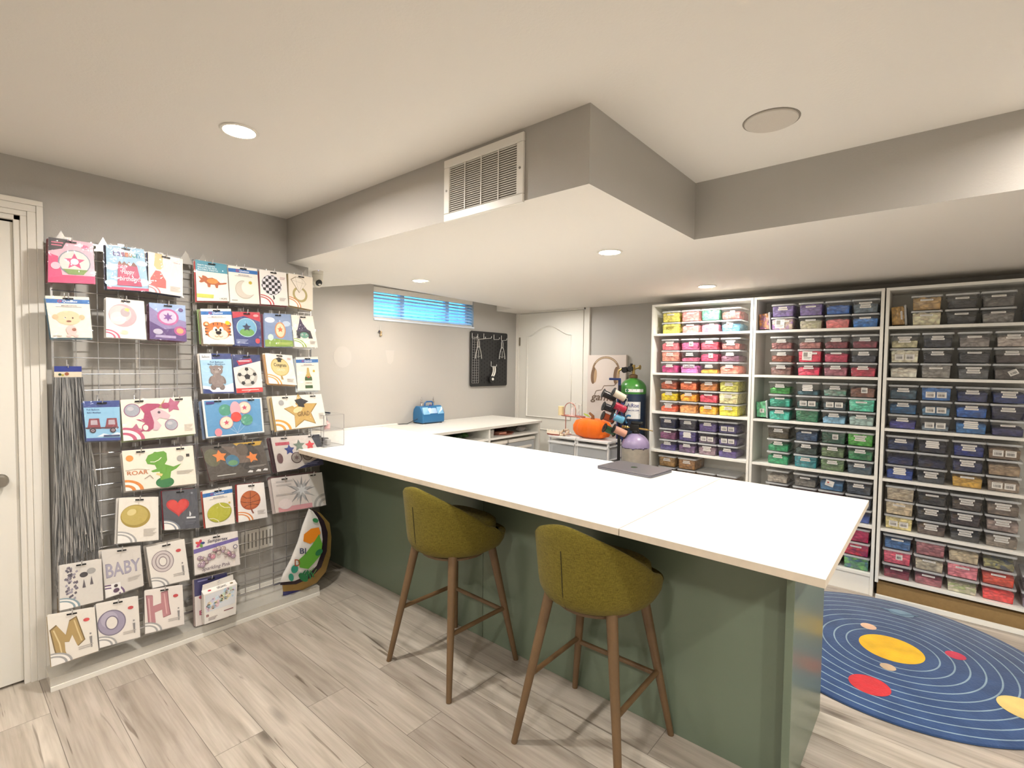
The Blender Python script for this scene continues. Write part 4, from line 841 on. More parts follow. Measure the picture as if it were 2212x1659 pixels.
M_sleeve = clear_mat('glossy_sleeve', 'ffffff', .012, .1, bump=1.0, bscale=13, ior=1.55)
WPX = []
def pack(key, label, TL, TR, BR, BL, base, draw, xf=-2.985, nback=2, bcols=('e9e4dc', 'c9b8a8', '9c8f8a'), hooks=(.5,), cat='packet', sleeve=True, name='balloon_packet', hdr=None):
    """a flat packet hanging on a hook: card, printed picture, clear sleeve, hang slot; more packets behind it"""
    tl, tr, br, bl_ = [onx(*p, xf) for p in (TL, TR, BR, BL)]
    bl_.x += .012; br.x += .012
    def at(u, v, o=0.0): p = (tl * (1 - u) + tr * u) * (1 - v) + (bl_ * (1 - u) + br * u) * v; return Vector((p.x + o, p.y, p.z))
    w = ((tr - tl).length + (br - bl_).length) / 2; h = ((bl_ - tl).length + (br - tr).length) / 2
    top = at(.5, .03); t = thing(name, label, cat, tuple(top), 'packets hanging on the wire grid'); m = MB()
    def sheet(mm, o0, o1, gu=0.0, gv=0.0, du=0, dv=0, n=6):
        cu, cv = .035, .035 * w / h; out = [(cu, 0), (1 - cu * 2, 0), (1 - cu * .6, cv * .6), (1, cv * 2), (1, 1), (0, 1), (0, cv), (cu * .3, cv * .3)]
        f = lambda u, v: (-gu + u * (1 + 2 * gu) + du, -gv + v * (1 + 2 * gv) + dv)
        vs = [at(*f(u, v), o0) for u, v in out] + [at(*f(u, v), o1) for u, v in out]; k = len(out)
        mm.add(vs, [tuple(range(k)), tuple(range(2 * k - 1, k - 1, -1))] + [(i, i + k, (i + 1) % k + k, (i + 1) % k) for i in range(k)])
    sheet(m, -.0035, 0); m.build('backing_card', mat('card_' + base, base, .5), t)
    A = Art(lambda u, v, L: at(u, v, .0003 + .00022 * L), h / w); draw(A); A.build('printed_front', t)
    m = MB()
    for hu in hooks: m.add([at(hu - .018 / w, .035, .0062), at(hu + .018 / w, .035, .0062), at(hu + .018 / w, .035 + .007 / h, .0062), at(hu - .018 / w, .035 + .007 / h, .0062), at(hu - .018 / w, .035, .0067), at(hu + .018 / w, .035, .0067), at(hu + .018 / w, .035 + .007 / h, .0067), at(hu - .018 / w, .035 + .007 / h, .0067)], [(0, 1, 2, 3), (7, 6, 5, 4), (0, 4, 5, 1), (1, 5, 6, 2), (2, 6, 7, 3), (3, 7, 4, 0)])
    m.build('hang_slot', M_black, t)
    if sleeve: m = MB(); sheet(m, .0058, .006, .02, .02); m.build('clear_sleeve', M_sleeve, t)
    rr = random.Random(key)
    for i in range(nback):
        off = -.014 - .015 * i; du, dv = rr.uniform(-.05, .02), rr.uniform(0, .05); bt = thing(name, 'hanging directly behind the %s packet, mostly hidden' % key, cat, tuple(at(.5, .03, off)), 'packets behind the %s packet' % key)
        m = MB(); sheet(m, off - .0035, off, 0, 0, du, dv); m.build('backing_card', mat('cardb_' + bcols[i % len(bcols)], bcols[i % len(bcols)], .5), bt)
        m = MB(); sheet(m, off + .0008, off + .001, .015, .015, du, dv); m.build('clear_sleeve', M_sleeve, bt)
    for k, hu in enumerate(hooks):
        p = at(hu, .04, 0); ht = thing('wire_hook', 'short chrome hook on the grid, %s the %s packet' % ('holding' if len(hooks) == 1 else ('left one holding', 'right one holding')[k], key), 'hook', (GX + .008, p.y, p.z), 'chrome hooks on the wire grid')
        m = MB(); m.tube([(GX + .0075, p.y, p.z + .03), (GX + .0075, p.y, p.z + .004), (GX + .012, p.y, p.z), (p.x + .012, p.y, p.z - .001), (p.x + .02, p.y, p.z + .004), (p.x + .024, p.y, p.z + .022)], .0024, 6); m.build('hook_wire', M_chrome, ht, smooth=60)
        m = MB(); m.box((GX + .0068, p.y - .013, p.z + .012), (GX + .0074, p.y + .013, p.z + .034)); m.build('hook_plate', MATS['bracket_grey'], ht)

# ---- pictures on the packets (known characters are replaced by plain generic patterns)
def balloonish(A, u, v, r, c, hi='ffffff'): A.ell(u, v, r, r, c); A.ell(u - r * .3, v - r * .35 / A.asp, r * .28, r * .16, hi, -35)
def a_pink(A):
    A.rect(0, 0, 1, 1, 'eeb9c8'); A.poly([(0, 0), (.42, 0), (.3, .22), (0, .3)], '3a3034'); A.lines(.06, .08, .32, .2, 2, 'd06a84'); A.rect(0, .82, 1, 1, 'd83a72'); A.poly([(0, .35), (.2, .4), (.3, .85), (0, .9)], 'd8487c')
    A.ell(.56, .52, .36, .36, '8f9aa6'); A.ell(.56, .52, .33, .33, 'f0d9d4'); A.star(.56, .5, .24, 5, 'd24a7e'); A.ell(.56, .5, .09, .09, 'f4e6ea'); A.poly([(.3, .68), (.85, .68), (.75, .8), (.42, .8)], '7f9a4e'); A.ell(.8, .13, .08, .06, 'd24a7e'); A.ell(.15, .62, .1, .1, 'f0c0d0')
def a_happy(A):
    A.rect(0, 0, 1, 1, '9fc4dc')
    for u, v, r in ((.15, .5, .16), (.9, .35, .15), (.85, .8, .2), (.1, .85, .15), (.5, .12, .2)): A.ell(u, v, r, r * .6, 'c4dcea')
    for i, (ch, c) in enumerate(zip('balloon', ('5a3a80', '6a4a90', '8a5070', 'c06a40', 'c08a40', '3a9a7a', '2a8aa8'))): A.text(ch, .17 + i * .1, .13, .26 + i * .1, .23, c)
    A.poly([(.28, .40), (.32, .34), (.38, .40), (.44, .34), (.5, .40), (.56, .34), (.62, .40), (.68, .34), (.76, .42), (.84, .9), (.24, .9)], 'b84468'); A.poly([(.28, .42), (.32, .34), (.38, .40), (.44, .34), (.5, .40), (.56, .34), (.62, .40), (.68, .34), (.76, .44)], '8a5a4c')
    A.text('Happy', .36, .52, .68, .66, 'f4dce4', .3); A.text('birthday!', .30, .68, .80, .82, 'f4dce4', .3); A.rect(0, .94, 1, 1, 'c84a6c')
def a_nail(A):
    A.rect(0, 0, 1, 1, 'efe4da'); A.poly([(.2, 0), (.4, 0), (.42, .32), (.34, .40), (.24, .40), (.16, .32)], 'd8be86'); A.ell(.28, .66, .25, .28, 'ecdcd4'); A.poly([(.2, .44), (.34, .44), (.5, .66), (.5, .86), (.06, .86), (.05, .66)], 'e0605c'); A.arcs(['d87a80', 'd87a80'], .34); A.lines(.62, .78, .95, .92, 5, 'c8b8ae'); A.lines(.72, .14, .92, .18, 1, 'd8a8a8')
def a_baby(A):
    A.rect(0, 0, 1, 1, 'f3e6d6'); A.qlogo(); A.ell(.46, .52, .3, .22, 'f0c8a2'); A.ell(.16, .5, .07, .08, 'ecb890'); A.ell(.78, .5, .07, .08, 'ecb890'); A.ell(.38, .52, .02, .025, '4a3630'); A.ell(.56, .52, .02, .025, '4a3630'); A.ell(.46, .6, .06, .025, '8a4a3c'); A.ell(.5, .82, .13, .16, 'ecc0ba'); A.ell(.42, .95, .06, .04, 'ecc0ba'); A.ell(.6, .95, .06, .04, 'ecc0ba'); A.ell(.56, .8, .05, .05, '9a5a40'); A.lines(.05, .95, .25, .98, 1, '7a7470')
def a_pearl(A):
    A.rect(0, 0, 1, 1, 'f1e4da'); A.ell(.42, .42, .36, .36, 'dca6ac'); A.ell(.36, .38, .28, .26, 'e6c4c4'); A.ell(.3, .5, .2, .2, 'f0dcd2'); A.ell(.48, .34, .12, .14, 'b8a8ac'); A.poly([(.5, .22), (.6, .24), (.56, .32), (.46, .28)], 'e8d070'); A.ell(.44, .85, .1, .07, 'd8d0b8'); A.arcs(['d0607a', 'd0607a'], .34)
def a_purple(A):
    A.rect(0, 0, 1, 1, '8a7aa8'); A.poly([(0, 0), (1, 0), (1, .45), (.3, .3), (0, .1)], '9ab0d4'); A.poly([(0, .5), (.4, .7), (1, .62), (1, 1), (0, 1)], '5a3c78'); A.ell(.5, .36, .3, .27, 'b85a92'); A.ell(.5, .36, .24, .21, 'd8b4cc'); A.star(.5, .36, .15, 6, '7a4a94'); A.ell(.82, .72, .17, .15, 'b0508a'); A.ell(.82, .72, .1, .09, 'e0a070'); A.ell(.86, .14, .07, .06, '4a3070'); A.ell(.22, .78, .13, .09, 'b8b0c4'); A.rect(.15, .87, .7, .94, 'a898bc')
def a_dino(A):
    A.rect(0, 0, 1, 1, 'f3eadc'); A.rect(0, 0, 1, .26, '4a93a8'); A.text('PARTY BALLOON', .06, .09, .6, .13, 'e8eef0'); A.text('BALLON DE FETE', .06, .145, .66, .185, 'e8eef0'); A.text('GLOBO FIESTA', .06, .2, .7, .235, 'e8eef0')
    A.poly([(.06, .38), (.16, .43), (.2, .36), (.3, .38), (.36, .42), (.5, .40), (.64, .44), (.74, .52), (.96, .50), (.94, .54), (.76, .57), (.68, .58), (.66, .66), (.6, .66), (.57, .58), (.44, .58), (.42, .65), (.35, .65), (.33, .57), (.24, .52), (.14, .55), (.08, .52), (.14, .48)], 'b05a2c'); A.ell(.5, .49, .18, .09, 'd98a3c'); A.line([(.05, .38), (.2, .42)], .012, 'e8dccc'); A.poly([(0, .82), (.52, .84), (.5, .93), (0, .91)], 'c8cc5c'); A.text('1 PC/PZ', .7, .92, .93, .96, '5a5652')
def a_moon(A):
    A.rect(0, 0, 1, 1, 'f1e8dc'); A.qlogo(); pts = [(.52 + .33 * cos(radians(t)), .62 + .33 * sin(radians(t)) / A.asp) for t in range(40, 260, 12)] + [(.68 + .28 * cos(radians(t)), .56 + .28 * sin(radians(t)) / A.asp) for t in range(236, 50, -12)]; A.poly(pts, 'b5a99a'); A.poly([(.5 + (u - .5) * .95, .63 + (v - .63) * .95) for u, v in pts], 'd5cbbd'); A.star(.72, .42, .07, 8, 'c8b030', .7); A.lines(.06, .92, .25, .95, 1, '7a7470')
def a_check(A):
    A.rect(0, 0, 1, 1, 'f3ece4'); R_ = .38; cx, cy = .42, .42; A.ell(cx, cy, R_, R_, 'e4dfe4', n=30); s = .11
    for i in range(-4, 4):
        for j in range(-4, 4):
            if (i + j) % 2: continue
            q = []; c4 = [(i * s, j * s), ((i + 1) * s, j * s), ((i + 1) * s, (j + 1) * s), (i * s, (j + 1) * s)]
            for x, y in c4:
                d = math.hypot(x, y); k = min(1, (R_ - .01) / d) if d else 1; q.append((cx + x * k, cy + y * k / A.asp))
            if min(math.hypot(x, y) for x, y in c4) < R_ - .03: A.poly(q, '1e1c1e'); A.L -= 1
    A.L += 1; A.poly([(.44, .72), (.48, .72), (.52, .8), (.46, .86)], '2a2628'); A.arcs(['c0303c', 'c0303c'], .48); A.lines(.74, .16, .94, .24, 2, 'c8a0a4'); A.lines(.68, .78, .92, .88, 3, 'bcb2aa')
def a_ring(A):
    A.rect(0, 0, 1, 1, 'efe4d4'); A.ell(.46, .6, .31, .31, 'b5a46a', n=28); A.ell(.46, .6, .22, .22, 'efe6da', n=28); d = [(.08, .18), (.28, .07), (.56, .1), (.72, .24), (.42, .56)]; A.poly(d, '8a7a5c'); A.poly([(.46 + (u - .42) * .93 - .03, .27 + (v - .27) * .93) for u, v in d], 'f0e6d8'); A.line([(.1, .2), (.7, .25)], .008, 'a89a80'); A.line([(.28, .08), (.3, .22), (.42, .54)], .008, 'a89a80'); A.line([(.54, .1), (.56, .24), (.42, .54)], .008, 'a89a80'); A.arcs(['d88a4c', 'd88a4c'], .5)
def a_tiger(A):
    A.rect(0, 0, 1, 1, 'f3e9dc'); A.qlogo(); c = 'e8742c'
    for s in (-1, 1): A.ell(.5 + s * .36, .44, .1, .1, c); A.ell(.5 + s * .36, .44, .05, .05, 'f0c8a0')
    A.ell(.5, .62, .42, .31, c, n=28); A.ell(.5, .72, .32, .19, 'f4e0c4')
    for k in (-1, 1):
        for i in range(4): a = .40 + i * .085; A.poly([(.5 + k * .42, a + .06), (.5 + k * .27, a + .085), (.5 + k * .42, a + .095)], '4a2a1c')
    for k in (-.14, 0, .14): A.poly([(.5 + k - .02, .40), (.5 + k + .02, .40), (.5 + k, .50)], '4a2a1c')
    for s in (-1, 1): A.ell(.5 + s * .1, .58, .07, .09, 'f8f4ec'); A.ell(.5 + s * .07, .6, .035, .05, '1c1a1c')
    A.ell(.5, .68, .09, .06, '26201f'); A.line([(.36, .76), (.44, .8), (.5, .75), (.56, .8), (.64, .76)], .012, 'a0643c'); A.star(.82, .4, .09, 8, 'ecc030', .7)
def a_bluecirc(A):
    A.rect(0, 0, 1, 1, '2c3c7c'); A.poly([(0, 0), (1, 0), (1, .28), (.4, .12), (0, .2)], 'c03044'); A.ell(.48, .46, .37, .37, 'b8d4cc', n=28); A.ell(.48, .46, .35, .35, '6aa6c8', n=28); A.ell(.48, .60, .27, .15, '6aa04c'); A.star(.48, .45, .17, 5, '2c3454', .5); A.ell(.84, .1, .1, .05, 'e8a0a0'); A.lines(.06, .82, .5, .95, 4, 'aab4d4'); A.ell(.86, .84, .09, .1, 'c8404c')
def a_meadow(A):
    A.rect(0, 0, 1, 1, '8498bc'); A.ell(.2, .2, .18, .1, 'e0e6ee'); A.ell(.8, .3, .15, .1, 'b8c8dc'); A.poly([(0, .8), (.4, .76), (1, .82), (1, 1), (0, 1)], '8aa84a'); A.ell(.56, .5, .2, .3, 'd08a58'); A.ell(.56, .5, .16, .25, 'f0d4b0'); A.star(.56, .48, .12, 5, 'd8703c'); A.line([(.56, .8), (.56, .95)], .01, '6a5a40'); A.ell(.2, .72, .1, .12, 'c8dcd0'); A.lines(.4, .88, .95, .96, 2, 'c8d470')
def a_witch(A):
    A.rect(0, 0, 1, 1, 'f1e8dc'); A.poly([(.12, .50), (.2, .46), (.32, .22), (.38, .06), (.48, .26), (.66, .44), (.8, .49), (.6, .54), (.36, .54)], '3c2a50'); A.poly([(.16, .5), (.78, .5), (.84, .72), (.66, .72), (.62, .58), (.34, .58), (.28, .72), (.12, .72)], '2a2430'); A.ell(.48, .62, .19, .13, '6aa08c')
    for s in (-1, 1): A.ell(.48 + s * .09, .61, .035, .045, 'f0f4f0'); A.ell(.48 + s * .09, .615, .02, .028, '20242a')
    for u, v in ((.36, .3), (.42, .4), (.52, .36), (.3, .42)): A.star(u, v, .025, 4, 'e8dcf0')
    A.arcs(['9cb848', '9cb848'], .5); A.lines(.68, .8, .94, .9, 3, 'c4bab0')
def a_bear(A):
    A.rect(0, 0, 1, 1, 'a6cde4'); A.rect(0, 0, 1, .14, '2a3c7c'); A.rect(0, 0, .36, .16, 'f0f0ee'); A.text('Balloon', .06, .05, .3, .11, '3a3a4c'); A.text('Foil Balloon', .3, .19, .72, .235, '2c4a7c'); A.text('Ballon Metallique', .22, .25, .78, .29, '2c4a7c'); A.poly([(0, .8), (.5, .86), (1, .74), (1, 1), (0, 1)], 'eceef0'); A.poly([(0, .88), (.2, .9), (.35, 1), (0, 1)], '2a3c7c'); A.rect(0, .965, 1, 1, '2a3c7c')
    c, d = '8f7f7a', '7a6a66'
    for s in (-1, 1): A.ell(.48 + s * .16, .34, .065, .065, c); A.ell(.48 + s * .2, .66, .07, .15, d, s * -20); A.ell(.48 + s * .14, .84, .09, .1, d)
    A.ell(.48, .42, .2, .18, c); A.ell(.48, .68, .22, .24, c); A.ell(.48, .46, .07, .05, 'a89a94')
    for s in (-1, 1): A.ell(.48 + s * .08, .40, .014, .016, '2a2426')
def a_soccer(A):
    A.rect(0, 0, 1, 1, 'e4dedc'); A.poly([(0, 0), (1, 0), (1, .16), (0, .34)], '2c3870'); A.poly([(.14, .16), (.66, .10), (.7, .2), (.2, .28)], 'b83048'); A.lines(.2, .15, .6, .22, 1, 'e8c8cc'); A.rect(0, .88, 1, 1, 'd03a38'); A.lines(.2, .92, .85, .97, 1, 'f0c8c0'); cx, cy, r = .46, .58, .37; A.ell(cx, cy, r, r, 'bdb8ae', n=30); A.ell(cx - .04, cy - .03, r * .84, r * .84, 'd6d2c8', n=26)
    P5 = lambda u, v, q, rt: A.poly([(u + q * cos(radians(rt + 72 * k)), v + q * sin(radians(rt + 72 * k)) / A.asp) for k in range(5)], '2a2828')
    P5(cx, cy, .12, -90)
    for k in range(5): P5(cx + .29 * cos(radians(-90 + 72 * k)), cy + .29 * sin(radians(-90 + 72 * k)) / A.asp, .075, 90 + 72 * k); A.line([(cx + .11 * cos(radians(-90 + 72 * k)), cy + .11 * sin(radians(-90 + 72 * k)) / A.asp), (cx + .24 * cos(radians(-90 + 72 * k)), cy + .24 * sin(radians(-90 + 72 * k)) / A.asp)], .01, '5a5652')
def a_grad(A):
    A.rect(0, 0, 1, 1, 'f3ebe0'); A.ell(.48, .42, .33, .33, 'c8aa5c', n=28); A.ell(.48, .42, .30, .30, 'dfc98a', n=28); A.poly([(.48, .1), (.62, .16), (.48, .22), (.34, .16)], '26221c'); A.poly([(.41, .19), (.55, .19), (.54, .26), (.42, .26)], '26221c'); A.text('Congrats', .26, .30, .72, .44, '2c2820', .2); A.text('GRAD!', .34, .48, .64, .56, 'f0e4c4'); A.poly([(.45, .72), (.51, .72), (.54, .84), (.46, .84)], 'b09050'); A.arcs(['e09a3c', 'e09a3c'], .46); A.lines(.66, .8, .92, .92, 4, 'c4bab0'); A.lines(.78, .1, .94, .18, 2, 'd8a8a4')
def a_champ(A):
    A.rect(0, 0, 1, 1, 'f1e9dc'); A.qlogo(); A.poly([(.46, .34), (.54, .34), (.57, .5), (.66, .62), (.67, .93), (.33, .93), (.34, .62), (.43, .5)], '3f5e34'); A.poly([(.46, .32), (.54, .32), (.56, .46), (.62, .58), (.5, .62), (.38, .58), (.44, .46)], 'c8aa5a'); A.rect(.335, .70, .665, .84, 'efe6d6'); A.text('Celebrate', .36, .74, .64, .79, '8a7448', .3); A.ell(.5, .60, .05, .035, 'b8483c'); A.star(.76, .42, .06, 8, 'ccb030', .7)
def a_train(A):
    A.rect(0, 0, 1, 1, '8fc0de'); A.rect(0, 0, 1, .16, '34488c'); A.rect(0, .93, 1, 1, '34488c'); A.text('Foil Balloon', .08, .19, .42, .24, '3a5c8c'); A.text('Ballon Metallique', .08, .27, .46, .32, '3a5c8c'); A.poly([(.3, .9), (.5, .82), (.7, .86), (.9, .8), (1, .82), (1, .9)], 'dfe9f0')
    for x in (.08, .58): A.poly([(x, .60), (x + .04, .44), (x + .32, .44), (x + .34, .62), (x + .36, .70), (x - .04, .70)], '8a3a44'); A.poly([(x + .08, .48), (x + .26, .48), (x + .27, .6), (x + .07, .6)], 'b8a8b0')
    A.rect(0, .66, .95, .69, '5a2c38')
    for x in (.2, .78): A.ell(x, .74, .09, .09, '3a2a34'); A.ell(x, .74, .05, .05, '9a8a94'); A.ell(x, .74, .02, .02, '3a2a34')
    A.rect(.5, .86, .98, .9, '34406c')
def a_unicorn(A):
    A.rect(0, 0, 1, 1, 'f3e9d9')
    for u, v, r in ((.14, .27, .11), (.66, .70, .095)): A.ell(u, v, r, r, '9a6a86'); A.ell(u, v, r * .88, r * .88, 'a8aab4'); A.ell(u - .02, v - .04, r * .4, r * .3, 'c8c4c8')
    A.star(.16, .80, .13, 5, 'b86a86', .55, -80); A.star(.70, .20, .13, 5, 'b86a86', .55, -100)
    A.poly([(.24, .2), (.34, .12), (.5, .14), (.58, .2), (.46, .26), (.42, .4), (.44, .56), (.42, .74), (.34, .82), (.24, .8), (.26, .66), (.3, .6), (.18, .5), (.28, .5), (.3, .36)], 'b04a6e'); A.poly([(.38, .32), (.48, .24), (.6, .36), (.66, .46), (.62, .56), (.5, .5), (.46, .56), (.52, .7), (.46, .82), (.4, .8), (.42, .6)], 'd8bcc2'); A.ell(.5, .36, .02, .022, '5a4a54'); A.poly([(.5, .24), (.6, .02), (.56, .26)], 'b49468'); A.ell(.6, .2, .06, .05, 'b04a6e')
    A.ell(.3, .72, .035, .045, 'f3e9d9'); A.arcs(['c8607c', 'c8607c'], .28); A.lines(.84, .72, .97, .9, 5, 'd0c6ba')
def a_trex(A):
    A.rect(0, 0, 1, 1, 'f3ead9'); g, g2 = '6aa43a', '2f7a44'; A.ell(.54, .88, .13, .09, g2); A.poly([(.30, .28), (.34, .16), (.44, .1), (.56, .08), (.6, .14), (.6, .32), (.56, .42), (.68, .50), (.8, .44), (.72, .56), (.64, .62), (.62, .78), (.48, .82), (.48, .6), (.38, .6), (.36, .56), (.44, .52), (.42, .42), (.32, .38)], g); A.line([(.36, .33), (.42, .34), (.48, .3), (.52, .24)], .012, 'f0ecd8'); A.ell(.44, .13, .03, .03, g); A.poly([(.44, .62), (.52, .66), (.5, .72), (.42, .66)], 'ecd08a')
    A.ell(.09, .2, .05, .05, 'e8984a'); A.line([(.02, .50), (.18, .48), (.34, .52)], .006, 'a08a70'); A.text('ROAR', .04, .52, .32, .62, 'c87a4c'); A.ell(.79, .3, .05, .05, 'b0aca4'); A.rect(.88, .2, .93, .27, '3a3630'); A.arcs(['e08a3c', 'e08a3c'], .24); A.lines(.72, .62, .97, .72, 3, 'b8b0a4'); A.line([(.26, .74), (.34, .66), (.38, .76)], .008, '8a7460')
def a_blue5(A):
    A.rect(0, 0, 1, 1, 'f0ece8'); A.rect(.03, .03, .97, .97, '5d9ac8')
    for u, v, c in ((.35, .3, '4e9a80'), (.68, .26, 'e8d8c0'), (.35, .64, 'e8d8c0'), (.7, .6, '4e9a80')):
        A.line([(u, v + .1), (.52, .95)], .004, 'c8dcea')
        if c[0] == 'e': A.ell(u, v, .115, .115, 'c87a88')
        balloonish(A, u, v, .105, c, 'f4f0e4' if c[0] == 'e' else '7ab89c')
        if c[0] == 'e': A.star(u, v, .05, 5, 'c8506a')
    A.ell(.52, .3, .09, .15, 'e8a8b4'); A.ell(.52, .5, .09, .09, 'd8443c'); A.rect(.05, .06, .18, .12, '4a3a80'); A.ell(.2, .88, .06, .07, 'e8909c')
def a_gradstar(A):
    A.rect(0, 0, 1, 1, 'f1ebe0'); A.star(.54, .5, .36, 5, '9a7a3c', .5, -95); A.star(.535, .49, .335, 5, 'c9a45a', .5, -95); A.ell(.46, .44, .1, .05, 'e8d09a', -20); A.poly([(.42, .14), (.56, .10), (.7, .2), (.56, .32), (.46, .26)], '2c2a2c'); A.poly([(.47, .26), (.6, .3), (.6, .38), (.48, .34)], '2c2a2c'); A.poly([(.3, .2), (.38, .16), (.46, .32), (.4, .36)], 'ece6dc'); A.text('GRAD', .44, .5, .68, .64, '7a5c2c', .2); A.ell(.16, .2, .05, .05, 'a8a6a4'); A.arcs(['e0a03c', 'e0a03c'], .28); A.lines(.86, .6, .97, .8, 5, 'c8beb2')
def a_dark(A):
    A.rect(0, 0, 1, 1, '5a524c'); A.poly([(.5, 0), (1, 0), (.95, .12), (.6, .16)], 'c8a040'); A.ell(.12, .35, .12, .16, '6c6a54'); A.ell(.7, .45, .2, .25, '4a4440'); A.poly([(.3, .05), (.5, .1), (.7, .4), (.8, .6), (.5, .6), (.42, .3)], '7a6a60'); A.star(.24, .33, .12, 5, 'e88a48', .5); A.star(.76, .46, .11, 5, 'e88a48', .5, -100); A.ell(.42, .5, .11, .11, '4c7c98'); A.ell(.42, .56, .08, .05, '6c9a70'); A.ell(.62, .2, .1, .11, '6a5c50'); A.lines(.12, .88, .42, .93, 1, 'd8d4cc'); A.lines(.66, .72, .96, .78, 2, 'a8a098')
    for u in (.66, .8, .92): A.poly([(u - .05, .9), (u, .84), (u + .05, .86), (u + .04, .92)], 'e4e0dc')
def a_redblue(A):
    A.rect(0, 0, 1, 1, 'cfc6c0'); A.poly([(.8, 0), (1, 0), (1, .5), (.9, .4)], '2a2c3c'); A.poly([(.4, 1), (1, .72), (1, 1)], '2c2f5c'); A.rect(.06, .16, .34, .25, 'b8485a'); A.star(.32, .4, .11, 5, '2c3f86', .5); A.star(.76, .32, .11, 5, 'c8303c', .5); A.star(.53, .3, .13, 5, '6a7a6c', .45)
    for u, v in ((.44, .66), (.68, .62)): A.ell(u, v, .115, .115, '4a3034'); A.ell(u, v, .10, .10, '9a9088'); A.star(u, v, .06, 6, '6a5654')
    A.ell(.1, .62, .06, .1, '6a4a4c'); A.lines(.58, .86, .9, .95, 2, '7c80a8')
def a_tennis(A):
    A.rect(0, 0, 1, 1, 'efe8de'); A.qlogo(); A.ell(.5, .64, .42, .36, '9c9a2e', -12, n=30); A.ell(.49, .63, .40, .34, 'bcb93a', -12, n=30); A.line([(.5, .36), (.56, .46), (.68, .53), (.88, .55)], .025, 'eae4c4'); A.line([(.12, .76), (.28, .77), (.42, .84), (.48, .95)], .025, 'eae4c4'); A.star(.86, .42, .045, 8, 'ccb030', .7)
def a_basket(A):
    A.rect(0, 0, 1, 1, 'f1ebe6'); A.ell(.45, .45, .36, .36, 'b2562e', n=30); A.ell(.43, .43, .32, .32, 'bf6636', n=30); k = '4a241c'; A.line([(.46, .2), (.44, .45), (.44, .69)], .014, k); A.line([(.09, .46), (.4, .52), (.81, .48)], .014, k); A.line([(.16, .3), (.3, .38), (.46, .39), (.7, .3)], .014, k); A.line([(.2, .62), (.34, .57), (.5, .56), (.74, .6)], .014, k); A.poly([(.43, .70), (.48, .70), (.54, .82), (.49, .82)], '8a4430'); A.arcs(['e08a48', 'e08a48'], .5); A.lines(.66, .76, .94, .88, 4, 'c8beb8')
def a_silver(A):
    A.rect(0, 0, 1, 1, 'dcd2cc'); A.rect(.72, 0, 1, 1, 'd2cec8'); A.rect(.06, .86, .72, 1, 'd89aa0'); A.star(.53, .46, .30, 10, '8e8c8c', .3, -80); A.star(.54, .45, .24, 8, 'b4b2b2', .35, -60); A.star(.55, .44, .12, 7, 'd8d8d8', .4); A.ell(.2, .78, .13, .1, 'eadcda'); A.lines(.08, .1, .4, .3, 2, 'c0b8b4'); A.lines(.05, .48, .36, .58, 1, 'b8b0ac')
    for k, c in ((.26, 'a8a6a2'), (.21, 'd2cec8'), (.16, 'a8a6a2'), (.11, 'd2cec8')): A.poly([(1, 1), (1 - k, 1)] + [(1 - k * cos(radians(a_)), 1 - k * sin(radians(a_)) * 1.4) for a_ in range(0, 91, 15)], c)
def a_goldc(A):
    A.rect(0, 0, 1, 1, 'efe8dd'); A.ell(.42, .42, .37, .34, 'a8903c', n=30); A.ell(.40, .40, .33, .29, 'c4ae5c', n=28); A.ell(.32, .33, .12, .09, 'e0d090', -25); A.arcs(['a8a6a4', 'a8a6a4'], .46); A.lines(.62, .72, .94, .9, 6, 'c0b8ae')
def a_heart(A):
    A.rect(0, 0, 1, 1, '55565e'); p = [(.42 + .33 * (16 * sin(radians(t)) ** 3) / 16, .42 - .33 * (13 * cos(radians(t)) - 5 * cos(radians(2 * t)) - 2 * cos(radians(3 * t)) - cos(radians(4 * t))) / 16 / A.asp) for t in range(0, 360, 12)]; A.poly(p, 'c03034'); A.poly([(.42 + (u - .42) * .85, .41 + (v - .42) * .85) for u, v in p], 'd8443f'); A.arcs(['8a8e98', '8a8e98'], .44); A.rect(.64, .70, .9, .74, 'e4e4e4'); A.poly([(.74, .55), (.78, .62), (.76, .68), (.72, .68)], 'e4e4e4'); A.lines(.6, .8, .9, .9, 3, '7c7e88'); A.star(.84, .1, .05, 5, '9a9ca4')
def a_babyw(A):
    A.rect(0, 0, 1, 1, 'dcd5cd'); A.text('BABY', .06, .30, .96, .60, '8a8496'); A.text('BABY', .075, .315, .945, .585, 'a9a3b4'); A.arcs(['6a4a78', '6a4a78'], .5); A.rect(.16, .74, .4, .97, 'f0ece8'); A.ell(.28, .8, .05, .05, '3a2c34'); A.ell(.28, .9, .08, .07, '5a3c58'); A.lines(.6, .7, .94, .8, 3, 'c4bcb4')
def fig(A, u=.86): A.ell(u, .56, .022, .025, '8e8a88'); A.poly([(u - .03, .62), (u + .03, .62), (u + .015, .86), (u - .015, .86)], '8e8a88'); A.ell(.8, .24, .07, .05, 'cf4448'); A.lines(.58, .78, .9, .86, 2, 'c0b8b0')
def a_Or(A): A.rect(0, 0, 1, 1, 'eee7de'); A.ell(.36, .42, .29, .34, '8c7c80', n=30); A.ell(.36, .42, .27, .32, 'd4c8c6', n=30); A.ell(.36, .42, .2, .25, '9a8a8c', n=30); A.ell(.36, .42, .17, .22, 'd8cecb', n=30); A.ell(.36, .42, .11, .16, '8c7c80', n=24); A.ell(.36, .42, .09, .13, 'eee7de', n=24); fig(A); A.arcs(['a8a6a4', 'a8a6a4'], .44)
